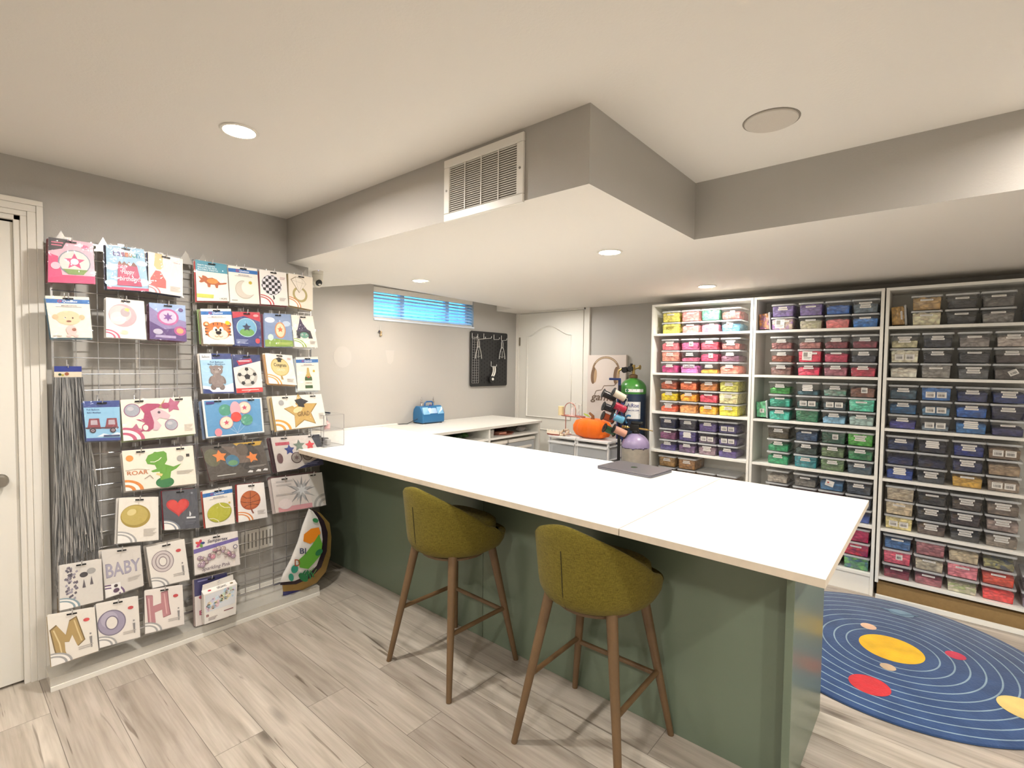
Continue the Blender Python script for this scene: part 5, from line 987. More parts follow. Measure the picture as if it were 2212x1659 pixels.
def a_Ol(A): A.rect(0, 0, 1, 1, 'ece5dc'); A.ell(.33, .50, .34, .38, '7c7286', n=30); A.ell(.33, .5, .31, .35, 'a49ab0', n=30); A.ell(.28, .42, .2, .24, 'b9b0c2', n=30); A.ell(.33, .5, .16, .21, '7c7286', n=24); A.ell(.33, .5, .13, .18, 'ece5dc', n=24); fig(A); A.arcs(['a8a6a4', 'a8a6a4'], .42)
def a_M(A):
    A.rect(0, 0, 1, 1, 'efe8dd'); M = [(.02, .30), (.16, .22), (.34, .46), (.44, .18), (.60, .12), (.74, .66), (.58, .76), (.48, .48), (.40, .62), (.30, .60), (.30, .80), (.34, .92), (.14, .96), (.08, .7)]
    A.poly(M, '7c6230'); A.poly([(.38 + (u - .38) * .92, .54 + (v - .54) * .93) for u, v in M], 'b5975a'); A.line([(.1, .32), (.2, .6), (.24, .9)], .03, 'e0cc98'); A.line([(.54, .2), (.6, .45), (.66, .66)], .03, 'dcc690'); fig(A); A.arcs(['a8a6a4', 'a8a6a4'], .44)
def a_H(A):
    A.rect(0, 0, 1, 1, 'eee5dd'); H = [(.03, .12), (.2, .14), (.2, .40), (.42, .36), (.42, .10), (.6, .08), (.62, .40), (.66, .68), (.46, .72), (.44, .52), (.24, .56), (.26, .82), (.08, .86), (.06, .5)]
    A.poly(H, '8f5258'); A.poly([(.34 + (u - .34) * .93, .46 + (v - .46) * .95) for u, v in H], 'bf8388'); A.line([(.1, .2), (.14, .78)], .03, 'e0b8b8'); A.line([(.5, .14), (.55, .64)], .03, 'e0b4b4'); fig(A); A.arcs(['a8a6a4', 'a8a6a4'], .42)
def a_tassel(A):
    A.rect(0, 0, 1, 1, 'dcd6ce'); R_ = random.Random(4)
    for i in range(60): u, v = .1 + .26 * R_.random() + .0, .08 + .86 * R_.random(); A.poly([(u, v), (u + .05, v - .03), (u + .07, v + .02), (u + .02, v + .04)], R_.choice(('6e6472', '8a8290', '9c96a2', '564e5c'))); A.L -= 1
    A.L += 1; A.ell(.56, .30, .1, .08, '3a3438'); A.ell(.74, .24, .11, .09, 'a8a4a0'); A.poly([(.56, .4), (.6, .6), (.52, .6)], '5a5258'); A.poly([(.74, .36), (.78, .56), (.7, .56)], '5a5258'); A.arcs(['8aa0a8', '8aa0a8'], .46)
def a_semp(A):
    A.rect(0, 0, 1, 1, 'ece3dc'); A.poly([(0, .30), (1, .18), (1, .27), (0, .42)], '7464a8')
    for k, c in enumerate(('d8503c', 'c83050', '1f3a7c', '6a9a3c', 'c83a80')): t_ = radians(-150 + k * 72); A.ell(.14 + .055 * cos(t_), .17 + .06 * sin(t_), .05, .032, c, -150 + k * 72)
    A.text('Sempertex', .30, .10, .76, .22, '4a4458', .25); A.line([(.5, .05), (.54, .03), (.52, .08)], .01, '6a6478'); R_ = random.Random(8)
    for i in range(44): u = .08 + .84 * R_.random(); v = .56 + .10 * sin(u * 9) + R_.uniform(-.11, .11); r = .03 + .035 * R_.random(); c = R_.choice(('b8a8a0', 'c88a98', '9a7484', 'c8b8ac', 'a890a0', 'd8a0ac')); A.ell(u, v, r, r, '8a7478', n=10); A.ell(u - .003, v - .006, r * .86, r * .86, c, n=10); A.ell(u - r * .3, v - r * .4, r * .25, r * .2, 'eee4e0', n=6); A.L -= 2
    A.L += 3; A.text('Sparkling Pink', .14, .82, .76, .95, '7a6c74', .2); A.ell(.9, .42, .05, .05, '5a5470'); A.ell(.9, .42, .035, .035, 'ece3dc')
def a_violet(A):
    A.rect(0, 0, 1, 1, 'e6dcd6'); A.rect(0, 0, 1, .36, '2a2560'); A.lines(.1, .04, .5, .1, 1, '8a88b8'); A.ell(.2, .4, .08, .06, 'b04858'); A.text('B', .12, .68, .3, .78, 'b04868')
K1 = ('e8e2da', 'd8cfc4', 'b89890')
PK = [
 ('pink star', 'pink packet with a plain star disc, top left of the wire grid beside the door', (104.5, 512), (200.6, 525), (205, 614), (102.7, 610), 'e8b8c4', a_pink, ('8c2436', '7a1f30', 'a8384a')),
 ('happy birthday', 'pale blue packet reading Happy birthday! in the top row of the wire grid', (228.6, 527.6), (310.7, 539), (320, 630), (230, 624.6), '9fc4dc', a_happy, ('3c3a58', '54506c', 'c8b8b0')),
 ('nail polish', 'cream packet showing a red nail polish bottle in the top row', (319.5, 543), (394.7, 560), (393, 641), (320, 630), 'efe4da', a_nail, ('26305c', '3a3c58', 'd8c8c0')),
 ('baby doll', 'blue-banded card with a cartoon baby face in the left column, second row', (97.5, 638.6), (192, 642), (199, 730), (109.7, 729.5), 'f3e6d6', a_baby, ('6a9ab0', '4f8098', 'c8d8dc')),
 ('pearly balloon', 'cream packet showing a pearly pink round balloon under the birthday packet', (228.6, 642), (310.8, 650.8), (315, 733.8), (227.7, 728.6), 'f1e4da', a_pearl, K1),
 ('purple flower', 'purple packet with plain pink discs, right of the pearly balloon packet', (322, 653.4), (400, 660), (401.6, 738), (322, 732), '8a7aa8', a_purple, ('7a3050', '8a4a6c', '5a3a6a')),
 ('triceratops', 'teal-topped packet showing an orange triceratops, top row of the right panel', (421.8, 560.8), (489.4, 571.8), (493.4, 651), (423.8, 650), 'f3eadc', a_dino, ('c84848', 'd8c8a8', 'e8e0d4')),
 ('crescent moon', 'blue-banded card showing a silver crescent moon in the top row', (492.4, 572.8), (555, 580.7), (559, 657), (495.4, 654), 'f1e8dc', a_moon, ('d8ccc0', 'b8a8a0', '8a4048')),
 ('chequered balloon', 'packet showing a black and white chequered round balloon, top row', (560, 581.7), (617.7, 589.7), (620.7, 661), (562, 657), 'f3ece4', a_check, ('8a3038', 'a89890', 'e0d8cc')),
 ('diamond ring', 'packet showing a golden diamond ring, at the top right of the wire grid', (622.7, 589.7), (675.4, 599.6), (673.4, 670), (622.7, 660), 'efe4d4', a_ring, ('b8a070', '8a7c50', '8a6a78')),
 ('tiger', 'blue-banded card showing an orange tiger face', (432.8, 667), (498.4, 667), (504.4, 743.8), (437.7, 742.8), 'f3e9dc', a_tiger, ('e8e0d4', 'c8b090', '8aa060')),
 ('blue and red', 'navy and red packet with a plain star in a circle, right of the tiger', (501.4, 673), (561, 675), (563, 748.8), (505.4, 745.8), '2c3c7c', a_bluecirc, ('2c3c7c', '4a3a70', '2c3c7c')),
 ('meadow', 'grey blue packet with a plain tan balloon over green grass', (570, 676), (627.7, 679), (631.7, 748.8), (571, 748.8), '8498bc', a_meadow, ('98a8c0', '7c3040', 'c8c4bc')),
 ('little witch', 'packet showing a green-faced witch with a pointed purple hat', (628.7, 680), (675.4, 683), (684.4, 750.8), (634.6, 749.8), 'f1e8dc', a_witch, K1),
 ('teddy bear', 'blue packet showing a standing brown teddy bear', (430.8, 763.7), (498.4, 763.7), (503.4, 849), (437.7, 850), 'a6cde4', a_bear, ('e0d4c8', 'b8a898', 'd8c8b8')),
 ('soccer ball', 'packet showing a black and white soccer ball with a red lower band', (500.4, 765.7), (561, 766.7), (566, 846), (509.3, 849), 'e4dedc', a_soccer, ('34406c', 'b84048', '2a3460')),
 ('graduation disc', 'packet showing a gold round balloon reading Congrats GRAD!', (572, 762.7), (630.7, 767.7), (639.6, 832), (579, 828), 'f3ebe0', a_grad, ('d8a870', 'e8dcc8', 'c88a50')),
 ('champagne', 'blue-banded card showing a green and gold champagne bottle', (638.6, 771.7), (686.4, 770.7), (689.3, 843), (641.6, 844), 'f1e9dc', a_champ, ('c8d0d4', 'a8b4bc', 'e0d8cc')),
 ('wagon', 'light blue packet showing two red train wagons, beside the tinsel curtain', (179, 867), (258, 865), (259, 950), (186, 952), '8fc0de', a_train, ('34406c', '4a5a90', '34406c')),
 ('unicorn', 'wide cream packet showing a pink unicorn head, stars and round balloons', (260, 864), (413.6, 856.4), (421, 936.4), (265, 952), 'f3e9d9', a_unicorn, ('8a9a60', 'b87a80', 'e0d4c8')),
 ('green dinosaur', 'wide cream packet showing a standing green dinosaur balloon', (263, 974), (416.5, 962.4), (423, 1043.4), (270, 1060), 'f3ead9', a_trex, ('c8bcb0', '4a3050', '8a9a50')),
 ('party bouquet', 'wide blue packet with green and spotted round balloons on strings', (436, 863.6), (564.7, 859), (569, 932.7), (444, 945.8), 'e8e8e8', a_blue5, ('a8b8c8', '6a7c98', 'd8d4d0')),
 ('graduation star', 'wide packet showing a big gold star with a graduation cap', (586.6, 856.6), (694, 851), (704.6, 917.8), (596, 930), 'f1ebe0', a_gradstar, ('c8a868', 'b08a7c', 'e0d0b0')),
 ('dark planet', 'wide dark brown packet with two orange stars and a blue planet disc', (434.5, 965), (565.6, 952), (582, 1020), (452.8, 1037.6), '5a524c', a_dark, ('6a4a3c', '8a3c34', '4a4440')),
 ('red and blue stars', 'wide pale packet with one red and one dark blue star', (584.8, 945), (689.8, 938), (696.7, 1002.6), (597, 1019), 'cfc6c0', a_redblue, ('3a1c24', '5a2830', '6a5a20')),
 ('tennis ball', 'blue-banded card showing a yellow green tennis ball', (437, 1062), (501, 1049.8), (505.7, 1129.4), (443, 1140), 'efe8de', a_tennis, ('b84838', 'd8d0c4', 'c86048')),
 ('basketball', 'packet showing an orange basketball balloon', (512, 1048), (570, 1042), (576, 1116), (513.4, 1127.5), 'f1ebe6', a_basket, ('b83a38', 'b83a38', '8a5040')),
 ('silver starburst', 'wide pale packet showing a spiky silver starburst', (584.8, 1034), (695, 1020), (702, 1090), (593.6, 1107.5), 'dcd2cc', a_silver, ('c8bab4', 'a89088', '8a5a5c')),
 ('gold disc', 'white packet showing a plain gold round balloon', (257, 1075.5), (342, 1073), (341, 1165), (252, 1173), 'efe8dd', a_goldc, ('dcd6ce', 'c8c4be', 'e8e2da')),
 ('red heart', 'dark grey packet showing a red heart', (350, 1061.5), (424.5, 1055), (429.6, 1139), (353.6, 1144), '55565e', a_heart, ('b03040', '6a6c74', 'a8a8a8')),
 ('BABY letters', 'greyish packet with silver lilac letters spelling BABY', (219, 1189.5), (303, 1178), (309, 1263), (227, 1290.8), 'dcd5cd', a_babyw, K1),
 ('silver rose letter O', 'packet showing a pale silvery letter O, right of the BABY packet', (315.6, 1182), (398, 1164), (408, 1250), (328, 1269), 'eee7de', a_Or, K1),
 ('tassel garland', 'greyish packet with a fringed grey tassel and two small balloons', (128, 1222), (219, 1207), (222, 1294.6), (128, 1317), 'dcd6ce', a_tassel, ('c8c0b8', 'a8a29c', 'c8c0b8')),
 ('gold letter M', 'packet showing a gold foil letter M, lowest left corner of the wire grid', (101.5, 1329), (204, 1311), (211.7, 1403.5), (110, 1437.7), 'efe8dd', a_M, ('b89a60', '7c6236', 'c8b88c')),
 ('lilac letter O', 'packet showing a lilac foil letter O in the lowest row', (206.7, 1304.7), (298, 1287), (301.6, 1374), (214, 1397), 'ece5dc', a_Ol, ('c8c4c0', 'a8a2a8', 'd8d4cc')),
 ('rose letter H', 'packet showing a rose pink foil letter H in the lowest row', (312, 1275.6), (394, 1263), (396.6, 1346.5), (312, 1367), 'eee5dd', a_H, ('c8b8b0', '6a5a50', 'b08a80')),
 ('pink garland', 'white and purple packet with a row of pearly pink and silver balloons', (417, 1164), (513, 1146.8), (517, 1218), (419, 1241), 'ece3dc', a_semp, ('c8c0b4', 'b8b0a0', 'd0c4b4')),
 ('violet-topped', 'packet with a deep violet top, behind the pastel garland box', (419, 1253), (490, 1236), (492, 1332), (421, 1352), 'e6dcd6', a_violet, ('c8b4ac', 'a88a8c', 'b8a8a0')),
]
wide = {'unicorn', 'green dinosaur', 'party bouquet', 'graduation star', 'dark planet', 'red and blue stars', 'silver starburst'}
for i, (key, lb, TL, TR, BR, BL, base, draw, bc) in enumerate(PK):
    pack(key, lb, TL, TR, BR, BL, base, draw, xf=-2.95 if key in ('gold letter M', 'lilac letter O', 'rose letter H') else (-2.968 if key == 'tassel garland' else -2.985 + (.0 if i % 2 else .004)), nback=1 if key in ('tassel garland', 'wagon', 'gold letter M', 'lilac letter O', 'rose letter H') else 3 if key in ('tiger', 'graduation star', 'silver starburst', 'graduation disc') else 2, bcols=bc, hooks=(.24, .80) if key in wide else (.5,), hdr=None)

# garland box with a hang tab
a, b, c_, d = [onx(*p, -2.925) for p in ((440, 1285.6), (512.4, 1260.5), (509.5, 1326), (442, 1349))]
t = thing('garland_box', 'pastel balloon garland box with a hang tab, low on the right grid panel', 'box', tuple((a + b) / 2), 'boxes on the wire grid')
dp = Vector((-.035, 0, .012)); m = MB()
vs = [a, b, c_, d] + [p + Vector((-.035, 0, (.012 if k < 2 else 0))) for k, p in enumerate((a, b, c_, d))]; m.add(vs, [(0, 1, 2, 3), (7, 6, 5, 4), (0, 4, 5, 1), (1, 5, 6, 2), (2, 6, 7, 3), (3, 7, 4, 0)]); m.build('carton', mat('white_carton', 'ece6de', .4), t)
def bat(u, v, o=0): p = (a * (1 - u) + b * u) * (1 - v) + (d * (1 - u) + c_ * u) * v; return Vector((p.x + o, p.y, p.z))
A = Art(lambda u, v, L: bat(u, v, .0003 + .0002 * L), (a - d).length / (b - a).length); A.rect(.04, .03, .96, .62, 'dfe0e2'); R_ = random.Random(2)
for i in range(60):
    u = .1 + .8 * R_.random(); v = .30 + .12 * sin(u * 5 + 1) + R_.uniform(-.14, .16); r = .03 + .04 * R_.random(); A.ell(u, v, r, r, R_.choice(('b8d0e0', 'e8c8d0', 'dcd8f0', 'c8dcc8', 'ece0b8', 'e8d0c0', 'd0e0ec')), n=10); A.L -= 1
A.L += 2; A.text('B', .06, .70, .14, .78, '8a3a40'); A.lines(.12, .82, .4, .94, 3, 'a89a98'); A.lines(.6, .74, .9, .8, 1, '8a4a50'); A.build('printed_front', t)
tb0, tb1 = onx(438, 1264, -2.955), onx(503, 1241, -2.955); ta, tb_ = a + Vector((-.035, .003, .0125)), b + Vector((-.035, -.006, .0125)); m = MB()
m.add([tb0, tb1, tb_, ta, tb0 + Vector((-.002, 0, 0)), tb1 + Vector((-.002, 0, 0)), tb_ + Vector((-.002, 0, 0)), ta + Vector((-.002, 0, 0))], [(0, 1, 2, 3), (7, 6, 5, 4), (0, 4, 5, 1), (1, 5, 6, 2), (2, 6, 7, 3), (3, 7, 4, 0)]); m.build('hang_tab', MATS['white_carton'], t)
pt = Art(lambda u, v, L: (a * (1 - u) + b * u) * v + (a * (1 - u) + b * u + dp) * (1 - v) + Vector((.0003, 0, .0006 + .0002 * L)), .3); pt.ell(.2, .5, .05, .05, 'c83a48'); pt.text('ORGANIC', .42, .3, .7, .75, '5a5450'); pt.ell(.86, .5, .05, .05, '8a7a5c'); pt.build('top_print', t)
p = (tb0 + tb1) / 2 - Vector((0, 0, .012)); ht = thing('wire_hook', 'short chrome hook on the grid, holding the pastel garland box', 'hook', (GX + .008, p.y, p.z), 'chrome hooks on the wire grid'); m = MB(); m.tube([(GX + .0075, p.y, p.z + .03), (GX + .0075, p.y, p.z + .002), (GX + .012, p.y, p.z), (p.x + .012, p.y, p.z), (p.x + .018, p.y, p.z + .014)], .0024, 6); m.build('hook_wire', M_chrome, ht)

# silver tinsel curtain
ca, cb = onx(116.6, 791, -3.04), onx(176, 792, -3.04); cw = cb.y - ca.y; t = thing('tinsel_curtain', 'long silver tinsel fringe curtain hanging at the left of the wire grid', 'curtain', tuple((ca + cb) / 2))
m = MB(); hz = ca.z - onx(117, 815, -3.04).z; m.box((-3.044, ca.y, ca.z - hz), (-3.038, cb.y, ca.z)); m.build('header_card', mat('header_cream', 'd8cbb4', .5), t)
A = Art(lambda u, v, L: (-3.0378 + .0002 * L, ca.y + u * cw, ca.z - v * hz), hz / cw); A.rect(0, 0, 1, .5, '2c3a86'); A.ell(.45, .7, .08, .08, '9a5a3c'); A.ell(.2, .75, .06, .06, '3a4a34'); A.ell(.3, .8, .05, .05, 'b0a040'); A.build('printed_front', t)
m = MB(); R_ = random.Random(5); zt = ca.z - hz; zbm = onx(150, 1215, -2.99).z
for i in range(330):
    u = R_.random(); x0 = -3.04 + R_.uniform(-.014, .014); y0 = ca.y + u * cw; zz = zbm + R_.uniform(-.04, .12) - (.12 if u < .15 else 0); y1 = ca.y - .012 + u * (cw + .075) + R_.uniform(-.01, .01); w = R_.uniform(.0012, .0028); pts = []; n = 10; ph = R_.random() * 6
    for k in range(n + 1): s = k / n; pts.append(Vector((x0 + .006 * sin(ph + s * 5) * s, y0 + (y1 - y0) * s + .004 * sin(ph * 2 + s * 9), zt + (zz - zt) * s)))
    vs = []
    for k, p in enumerate(pts): a_ = ph + k * R_.uniform(.3, .9); q = Vector((cos(a_), sin(a_), 0)) * w; vs += [p - q, p + q]
    m.add(vs, [(2 * k, 2 * k + 1, 2 * k + 3, 2 * k + 2) for k in range(n)])
o = m.build('tinsel_strands', mat('silver_tinsel', 'cacaca', .24, .75), t); o['kind'] = 'stuff'
p = (ca + cb) / 2; ht = thing('wire_hook', 'short chrome hook on the grid, holding the tinsel curtain', 'hook', (GX + .008, p.y, p.z + .012), 'chrome hooks on the wire grid'); m = MB(); m.tube([(GX + .0075, p.y, p.z + .03), (GX + .0075, p.y, p.z + .0), (GX + .012, p.y, p.z - .004), (-3.035, p.y, p.z - .004), (-3.03, p.y, p.z + .01)], .0024, 6); m.build('hook_wire', M_chrome, ht)

# uninflated round foil balloons hanging at the right end, folded over a hook
def foil(name, label, px, col, x, draw=None, metal=0.0, n=14, thick=.006):
    """px: closed outline in the photograph taken on the plane x"""
    P = [onx(a_, b_, x) for a_, b_ in px]; ctr = sum(P, Vector()) / len(P); t = thing(name, label, 'foil balloon', (x, ctr.y, max(p.z for p in P)), 'foil balloons hanging by the island'); m = MB(); k = len(P)
    rings = [(1.0, 0.0), (.9, .005), (.6, .009), (.25, .011)]
    vs = [ctr + (p - ctr) * s + Vector((h, 0, 0)) for s, h in rings for p in P] + [ctr + Vector((.0115, 0, 0))]
    fs = [(r * k + i, r * k + (i + 1) % k, (r + 1) * k + (i + 1) % k, (r + 1) * k + i) for r in range(3) for i in range(k)] + [(3 * k + i, 3 * k + (i + 1) % k, 4 * k) for i in range(k)]
    vs += [p + Vector((-thick, 0, 0)) for p in P]; o = 4 * k + 1; fs += [(i, o + i, o + (i + 1) % k, (i + 1) % k) for i in range(k)] + [tuple(o + i for i in range(k))[::-1]]
    m.add(vs, fs); m.build('foil_skin', mat('foil_' + col, col, .25, metal, bump=.5, bscale=40, coat=.4), t, smooth=50)
    if draw: draw(t, ctr, x)
def leafart(t, ctr, x):
    u0, u1, v0, v1 = 608, 702, 1100, 1250
    A = Art(lambda u, v, L: onx(u0 + u * (u1 - u0), v0 + v * (v1 - v0), x + .0135) + Vector((.0002 * L, 0, 0)), (v1 - v0) / (u1 - u0))
    A.poly([(.68, .28), (.86, .26), (.9, .34), (.82, .44), (.66, .5), (.5, .46), (.52, .36)], 'e0861c'); A.poly([(.72, .5), (.86, .36), (.94, .5), (.9, .66), (.74, .78), (.62, .86), (.42, .84), (.38, .74), (.52, .66), (.6, .6)], '5a9a30')
    def leaf(u, v, w, h, c, r): A.ell(u, v, w, h, c, r, n=12)
    for q in range(5): leaf(.50 + .05 * q, .93 - .0 + .02 * (q % 2), .02, .10, '1f6a3c', 30 - q * 15)
    leaf(.5, .98, .13, .08, '1f6a3c', 40); leaf(.86, .62, .10, .06, '1f6a3c', -40); leaf(.78, .16, .07, .05, '2c7a48', 20); leaf(.22, .98, .09, .06, '2f8c74', 80); leaf(.3, .86, .08, .1, '2f8c74', 20)
    A.text('BI', .42, .56, .56, .64, '3a3f5c'); A.text('D', .30, .72, .42, .82, 'a05030'); A.line([(.62, .92), (.74, .84)], .015, '5a8a40'); A.line([(.7, .96), (.8, .86)], .015, '5a8a40')
    A.build('leaf_print', t)
foil('foil_balloon', 'dark blue foil balloon end showing below the gold one', [(612, 1272), (655, 1262), (652, 1280), (625, 1290), (612, 1288)], '2c2c6c', -3.005)
foil('foil_balloon', 'folded gold foil balloon at the back of the hanging stack', [(668, 1098), (692, 1108), (712, 1130), (716, 1160), (714, 1200), (704, 1235), (685, 1258), (655, 1274), (612, 1278), (610, 1262), (640, 1235), (660, 1180)], 'a8884c', -2.99, metal=.6)
foil('foil_balloon', 'folded dark purple foil balloon between the gold and the leafy one', [(668, 1098), (685, 1106), (700, 1125), (708, 1150), (706, 1190), (694, 1225), (672, 1248), (640, 1262), (606, 1264), (607, 1256), (640, 1230), (662, 1160)], '2a1826', -2.97, metal=.3)
foil('foil_balloon', 'folded white foil balloon printed with green leaves and an orange fruit', [(668, 1099), (676, 1104), (686, 1118), (694, 1140), (697, 1165), (694, 1195), (684, 1222), (664, 1243), (636, 1255), (606, 1258), (612, 1240), (628, 1210), (644, 1170), (654, 1135)], 'e2ded8', -2.95, leafart, metal=.1)
p = onx(668, 1104, -2.965); ht = thing('wire_hook', 'chrome hook low on the grid, holding the hanging foil balloons', 'hook', (GX + .008, p.y, p.z), 'chrome hooks on the wire grid'); m = MB(); yy = 1.60
m.tube([(GX + .0075, yy, p.z + .03), (GX + .0075, yy, p.z), (-2.95, p.y, p.z), (-2.935, p.y, p.z + .012)], .0024, 6); m.build('hook_wire', M_chrome, ht)
# ------------------------------------------------------------ solar system rug
RC = Vector((-.145, 3.283, 0)); RR = .685
def rug():
    def fn(u, v, L): return (RC.x + (u - .5) * 2 * RR, RC.y + (.5 - v) * 2 * RR, .0135 + .0003 * L)
    m = MB(); m.col = lin('37507a'); m.lathe([(RR - .004, .0008), (RR, .004), (RR - .002, .011), (RR - .008, .0135)], (RC.x, RC.y, 0), 96)
    a = Art(fn, 1.0); a.mb = m; m.flat = False
    def W(x, y): return (.5 + (x - RC.x) / (2 * RR), .5 - (y - RC.y) / (2 * RR))
    k = 1 / (2 * RR); L0 = a.L
    for i in range(9):
        r = .197 + .0565 * i; n = 96; w = .0035; m.col = lin('8fa6b4'); z = .0138
        vs = [(RC.x + q * cos(2 * pi * j / n), RC.y + q * sin(2 * pi * j / n), z) for q in (r - w, r + w) for j in range(n)]
        m.add(vs, [(j, (j + 1) % n, n + (j + 1) % n, n + j) for j in range(n)])
    def pl(px, py, rx, col, ry=None):
        p = onz(px, py, .0135); u, v = W(p.x, p.y); a.ell(u, v, rx * k, (ry or rx) * k, col, n=28)
    u, v = W(RC.x, RC.y); a.ell(u, v, .14 * k, .14 * k, 'f0bb18', n=48)
    pl(1876, 1353, .038, 'f2c6a4'); pl(2064, 1416, .042, 'cf3550'); pl(1918, 1441, .033, 'c9ad8c'); pl(1878, 1480, .082, 'cf2a32'); pl(2215, 1533, .092, 'edcf7e')
    pl(1946, 1325, .062, '7d9bb0', .045); p = onz(1946, 1325, .0135); u, v = W(p.x, p.y); a.line([(u - .07, v - .005), (u, v + .02), (u + .06, v - .02)], .012, '5d7d96')
    M = art_mat('rug_pile', .95, bump=1.0); nt = M.node_tree
    b = nt.nodes['Principled BSDF']; b.inputs['Sheen Weight'].default_value = .3; b.inputs['Specular IOR Level'].default_value = .1
    at = [n for n in nt.nodes if n.type == 'ATTRIBUTE'][0]; tc = nt.nodes.new('ShaderNodeTexCoord'); nz = nt.nodes.new('ShaderNodeTexNoise'); nz.inputs['Scale'].default_value = 9; nz.inputs['Detail'].default_value = 6
    rp = nt.nodes.new('ShaderNodeValToRGB'); rp.color_ramp.elements[0].position = .3; rp.color_ramp.elements[0].color = (.72, .72, .74, 1); rp.color_ramp.elements[1].position = .65
    mx = nt.nodes.new('ShaderNodeMix'); mx.data_type = 'RGBA'; mx.blend_type = 'MULTIPLY'; mx.inputs[0].default_value = 1
    nt.links.new(tc.outputs['Object'], nz.inputs['Vector']); nt.links.new(nz.outputs['Fac'], rp.inputs[0]); nt.links.new(at.outputs['Color'], mx.inputs[6]); nt.links.new(rp.outputs[0], mx.inputs[7]); nt.links.new(mx.outputs[2], b.inputs['Base Color'])
    o = m.build('solar_system_rug', M, None, smooth=30, loc=(RC.x, RC.y, 0)); tag(o, 'round navy blue rug with a yellow sun, planets and pale orbit rings', 'rug')
rug()

# ------------------------------------------------------------ canvas picture with headphones
a, b, c_ = ony(1270, 767, 4.262), ony(1353, 764, 4.262), ony(1353, 930, 4.262); cw = b.x - a.x; z1 = a.z; z0 = .62
t = thing('canvas_picture', 'pale canvas with brown headphones and a cord spelling a word, beside the door', 'picture', (a.x + cw / 2, 4.28, z0))
m = MB(); m.box((a.x, 4.262, z0), (b.x, 4.294, z1)); m.build('stretched_canvas', mat('pale_canvas', 'd9cdc4', .8, bump=.3, bscale=400), t, bevel=.002)
A_ = Art(lambda u, v, L: (a.x + u * cw, 4.2617 - .0002 * L, z1 - v * (z1 - .80)), (z1 - .80) / cw)
def arc_pts(cx, cy, rx, ry, a0, a1, n=14): return [(cx + rx * cos(radians(a0 + (a1 - a0) * i / n)), cy + ry * sin(radians(a0 + (a1 - a0) * i / n))) for i in range(n + 1)]
def cv(px, py): q = ony(px, py, 4.262); return ((q.x - a.x) / cw, (z1 - q.z) / (z1 - .80))
u0, v0 = cv(1281, 800); u1, v1 = cv(1337, 800); um = (u0 + u1) / 2; vt = cv(1309, 772)[1]; asp_ = A_.asp
arc = [(um + (u1 - u0) / 2 * cos(radians(t_)), v0 + (v0 - vt) * sin(radians(t_))) for t_ in range(180, 361, 12)]
A_.line(arc, .05, '8d7358'); A_.line(arc[3:-3], .02, 'c2aa8a')
for px in (1282, 1331):
    q = cv(px, 811); A_.ell(q[0], q[1], .07, .20, '7a5f48', rot=4); q = cv(px + 4, 812); A_.ell(q[0], q[1], .04, .16, 'b49674', rot=4)
A_.line([cv(*p) for p in ((1331, 829), (1326, 833), (1305, 833), (1300, 842), (1288, 844), (1284, 853))], .014, '6e5a48')
p_, q_ = cv(1276, 853), cv(1326, 872); A_.text('game', p_[0], p_[1], q_[0], q_[1], '6e5a48', .25)
A_.build('painted_picture', t)
# the box the canvas stands on
m = MB(); m.box((a.x - .02, 4.14, .0), (b.x - .13, 4.296, .618)); k = m.build('cardboard_carton', mat('brown_carton', 'a88a66', .8), None, bevel=.003, loc=(a.x + cw / 2, 4.2, 0)); tag(k, 'plain cardboard carton under the headphones canvas, behind the drawer towers', 'carton')

# ------------------------------------------------------------ plastic drawer towers
DY = 3.72; DZ = .845
pL, pM, pR = ony(1184, 940, DY).x, ony(1243, 946, DY).x, ony(1313, 955, DY).x
M_fr = mat('white_plastic_frame', 'dcdad8', .4)
for (x0, x1, lb) in ((pL, pM - .003, 'white framed tower of clear drawers, the one nearer the door'), (pM + .003, pR, 'white framed tower of clear drawers, the one nearer the ribbon rack')):
    t = thing('drawer_tower', lb, 'drawers', ((x0 + x1) / 2, DY + .17, 0), 'clear drawer towers'); dy = .24; y1 = DY + dy
    m = MB(); m.box((x0, DY, DZ - .022), (x1, y1, DZ)); m.build('top', M_fr, t, bevel=.006)
    m = MB()
    for x in (x0, x1 - .014):
        m.box((x, y1 - .03, 0), (x + .014, y1, DZ - .0225)); m.box((x, DY + .012, 0), (x + .014, DY + .03, DZ - .0225))
    for k in range(8): m.box((x0, DY + .01, .0 + k * .113), (x1, y1, .008 + k * .113))
    m.build('frame', M_fr, t)
    for k in range(7):
        z = .012 + .113 * k; m = MB(); m.box((x0 + .016, DY + .004, z), (x1 - .016, y1 - .032, z + .088)); d = m.build('drawer', M_pl, t, bevel=.005)
        m = MB(); m.box((x0 + .004, DY - .012, z + .088), (x1 - .004, DY + .003, z + .102)); m.build('drawer_pull', M_fr, d, bevel=.003)
        if k > 3: 
            rr = random.Random(k); m = MB()
            m.box((x0 + .03, DY + .03, z + .004), (x1 - .03, DY + .17, z + .02 + .04 * rr.random())); m.build('drawer_contents', mat('contents%d' % (k % 3), ['5a5450', '3d5a52', '8d6c60'][k % 3], .7, var=.5, vscale=60), d)
# things on the towers
tz = DZ + .0006
def P3(px, py, y): p = ony(px, py, y); return p
